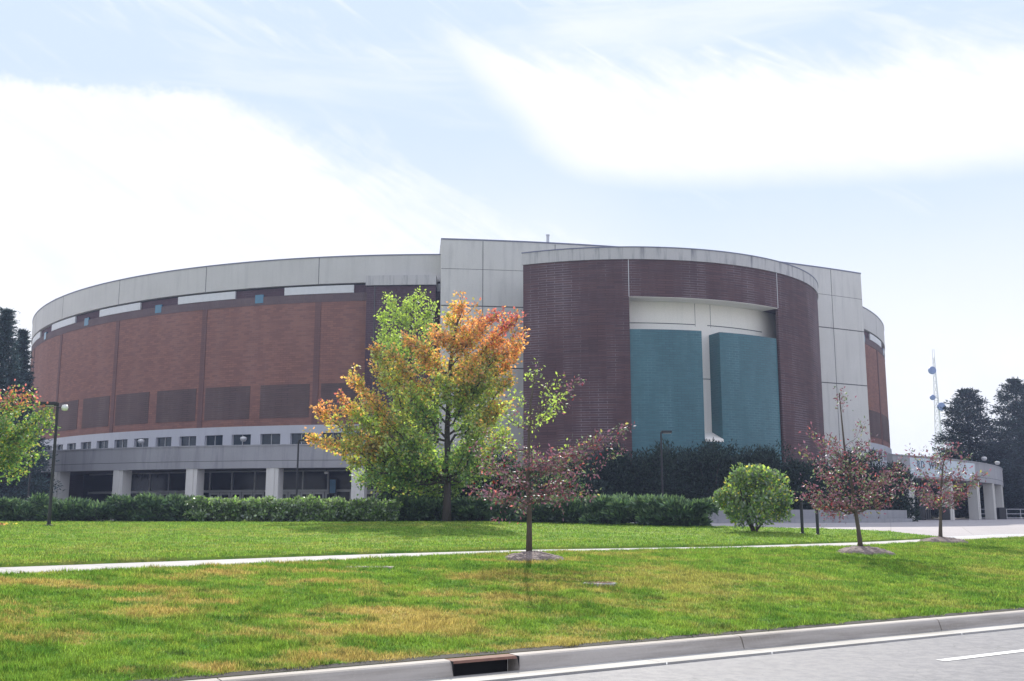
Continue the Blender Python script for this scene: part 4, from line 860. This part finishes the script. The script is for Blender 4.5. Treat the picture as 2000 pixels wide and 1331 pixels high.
def conifer(name, label, base, h, rb, n, mats, wts, seed, leaf=.35, group=None, z0=.12, power=.85, cat='conifer', round_=0.0):
    r = random.Random(seed); t = thing(name, label, cat, base, group); tm = MB(); tm.tube([(0, 0, -.1), (0, 0, h * .5), (0, 0, h * .97)], [h * .022, h * .012, h * .002], 7)
    P_, D_, K_ = [], [], []; lv = int(9 + h * 1.5)
    for i in range(lv):
        f = i / (lv - 1); z = h * (z0 + (1 - z0) * f * .97); rr = rb * ((1 - f) ** power * (1 - round_) + round_ * sqrt(max(0, 1 - (2 * f - .75) ** 2 / 1.6))) + .12
        nb = max(5, int(13 * (1 - f) + 5))
        for k in range(nb):
            a = 2 * pi * (k + r.random()) / nb; L = rr * r.uniform(.72, 1.12); e = Vector((cos(a) * L, sin(a) * L, z + L * r.uniform(-.10, .28))); s_ = Vector((0, 0, z)); pts = limb_pts(s_, e, .05, 5, r, .02)
            tm.tube(pts, [.03, .025, .02, .012, .005], 3, cap=False)
            m = max(8, int(n / (lv * nb) * (L / rr) * (.4 + 1.0 * (1 - f))))
            for j in range(m):
                tt = r.random() ** .6; p = along(pts, tt) ; w_ = .13 * L * (1.1 - tt) + .045 * rb
                off = Vector((r.gauss(0, w_), r.gauss(0, w_), r.gauss(0, w_ * .45))); P_.append(tuple(p + off)); dd = Vector((cos(a), sin(a), .35)) + off.normalized() * .5; D_.append(tuple(dd)); K_.append(0 if r.random() < wts[0] else 1)
    tm.build('trunk', M['bark_dark'], t); leaf_mesh('crown', P_, D_, leaf, mats, K_, t, aspect=.28); return t
PM = [M['n_pine'], M['n_blue']]
for k, (px, top, Yd, w_, wt, lb) in enumerate([(-20, 600, 80, 4.6, .3, 'tall blue-green spruce with a thin pointed top at the left edge'), (-60, 610, 84, 3.0, .4, 'spruce cut by the left edge, behind the pointed one'), (16, 640, 86, 3.0, .5, 'shorter spruce touching the brick wall at the left')]):
    b = P(px, 1008, Yd); H_ = P(px, top, Yd).z; conifer('spruce', lb, (b.x, Yd, 0), H_, w_, 60000, PM, (wt, 1), 300 + k, .24, 'spruces left of the arena', cat='spruce', power=1.15)
for k, (px, top, Yd, w_, lb) in enumerate([(1904, 758, 128, 4.3, 'broad dark pine right of the radio mast'), (1958, 872, 134, 3.8, 'lower dark pine between the two tall ones at the right'), (2004, 738, 126, 4.2, 'tall dark pine at the right edge'), (2040, 800, 122, 4.6, 'pine just cut off by the right edge'), (1872, 880, 140, 3.2, 'small pale pine nearest the radio mast')]):
    b = P(px, 1008, Yd); H_ = P(px, top, Yd).z; conifer('pine_tree', lb, (b.x, Yd, 0), H_, w_, 52000, PM, (.8, 1), 320 + k, .36, 'dark pines right of the arena', power=.6, round_=.6, cat='pine', z0=.05)
# dark evergreens against the drum, standing in the planter
for k, (px, top, Yd, rx) in enumerate([(1130, 905, 66, 1.8), (1175, 880, 68, 2.0), (1225, 868, 68, 2.0), (1275, 872, 67, 2.0), (1325, 862, 68, 2.1), (1380, 860, 68, 2.2), (1432, 858, 69, 2.2), (1480, 872, 68, 2.1), (1530, 885, 68, 2.1), (1580, 900, 69, 2.1), (1640, 905, 71, 2.2), (1690, 880, 72, 2.2), (1735, 905, 74, 1.9)]):
    b = P(px, 1012, Yd); hh = P(px, top, Yd).z; lb = ['leftmost', 'second', 'third', 'fourth', 'fifth', 'sixth', 'seventh', 'eighth', 'ninth', 'tenth', 'eleventh', 'twelfth', 'rightmost'][k] + ' of the tall dark evergreens massed along the drum foot'
    shrub('evergreen_shrub', lb, 'evergreen', (b.x, Yd, 0), rx, 1.7, hh, 15000, .22, [M['n_pine'], M['l_dark']], [.6, .4], 'dark evergreens before the drum', seed=160 + k, aspect=.35, needle=False, lumps=36, up=.5, z0=.1, low=True)
# red and green tree at the left edge
Yl = 40.0; lb_ = P(-28, 1030, Yl); zl_ = gz(lb_.x, Yl)
tl = [(20, 772, 0, 1), (60, 775, .3, 1), (90, 800, -.3, 1), (98, 825, .4, .9), (70, 850, -.7, 1), (50, 870, .5, 1), (20, 890, -.4, 1), (75, 885, .1, .6), (10, 830, -1.0, 1.1), (30, 810, 1.0, 1), (-10, 780, .4, 1), (-60, 775, -.4, 1), (-110, 800, .3, 1), (-130, 850, 0, 1), (-90, 890, -.5, 1), (-40, 870, -1.2, 1), (-20, 830, 1.2, 1), (10, 905, .3, .6), (45, 835, -.4, 1)]
lmb = []
for px, py, dy, wg in tl:
    e = rp(px, py, dy, Yl, lb_.x, zl_); lmb.append((min(.9, max(.3, (e[2] - abs(e[0]) * .8) / 4.8)), e, .05, wg * 1.25))
broadleaf('maple_tree', 'small green maple at the left edge with red leaves along its top', 'tree', (lb_.x, Yl, zl_), [(0, 0, -.1), (0, 0, 1.2), (.03, 0, 2.4), (0, 0, 3.6), (0, 0, 4.8)], lmb, .11, 34, .75,
    lambda p, r: (4 if p.z > 4.75 + r.gauss(0, .25) and r.random() < .5 else 3 if p.z > 4.4 and r.random() < .22 else 2 if r.random() < .07 else 5 if r.random() < .15 else 1 if r.random() < .10 else 0), LM, M['bark_dark'], .09, twigs=26, seed=14)
hz = MB(); hz.box(-1500, 1500, -300, 2400, -2.2, 44); ho = hz.build('haze', []); tag(ho, 'faint bluish autumn haze filling the air', 'haze', kind='stuff')
hm = bpy.data.materials.new('haze_air'); hm.use_nodes = True; t = NT(hm.node_tree); t.n.clear()
pv = t.add('ShaderNodeVolumePrincipled'); pv.inputs['Color'].default_value = (.55, .66, 1.0, 1); pv.inputs['Density'].default_value = HAZE; pv.inputs['Anisotropy'].default_value = .2
t.l.new(pv.outputs[0], t.add('ShaderNodeOutputMaterial').inputs['Volume']); ho.data.materials.append(hm)
def litter(cx, cy, sx, sy, n, mats, label):
    x = rng.normal(cx, sx, n); y = rng.normal(cy, sy, n); z = ground(x, y) + .055
    pts = np.c_[x, y, z]; d = rng.normal(0, 1, (n, 3)); d[:, 2] *= .2
    o = leaf_mesh('fallen_leaves', pts, d * 6, .09, mats, rng.integers(0, len(mats), n), None, aspect=.8); tag(o, label, 'leaves', kind='stuff')
litter(-20.6, 40.0, .5, .5, 700, [M['l_orange'], M['l_yellow'], M['bark']], 'orange fallen leaves in the grass at the left edge')
print('OBJECTS', len(bpy.data.objects))
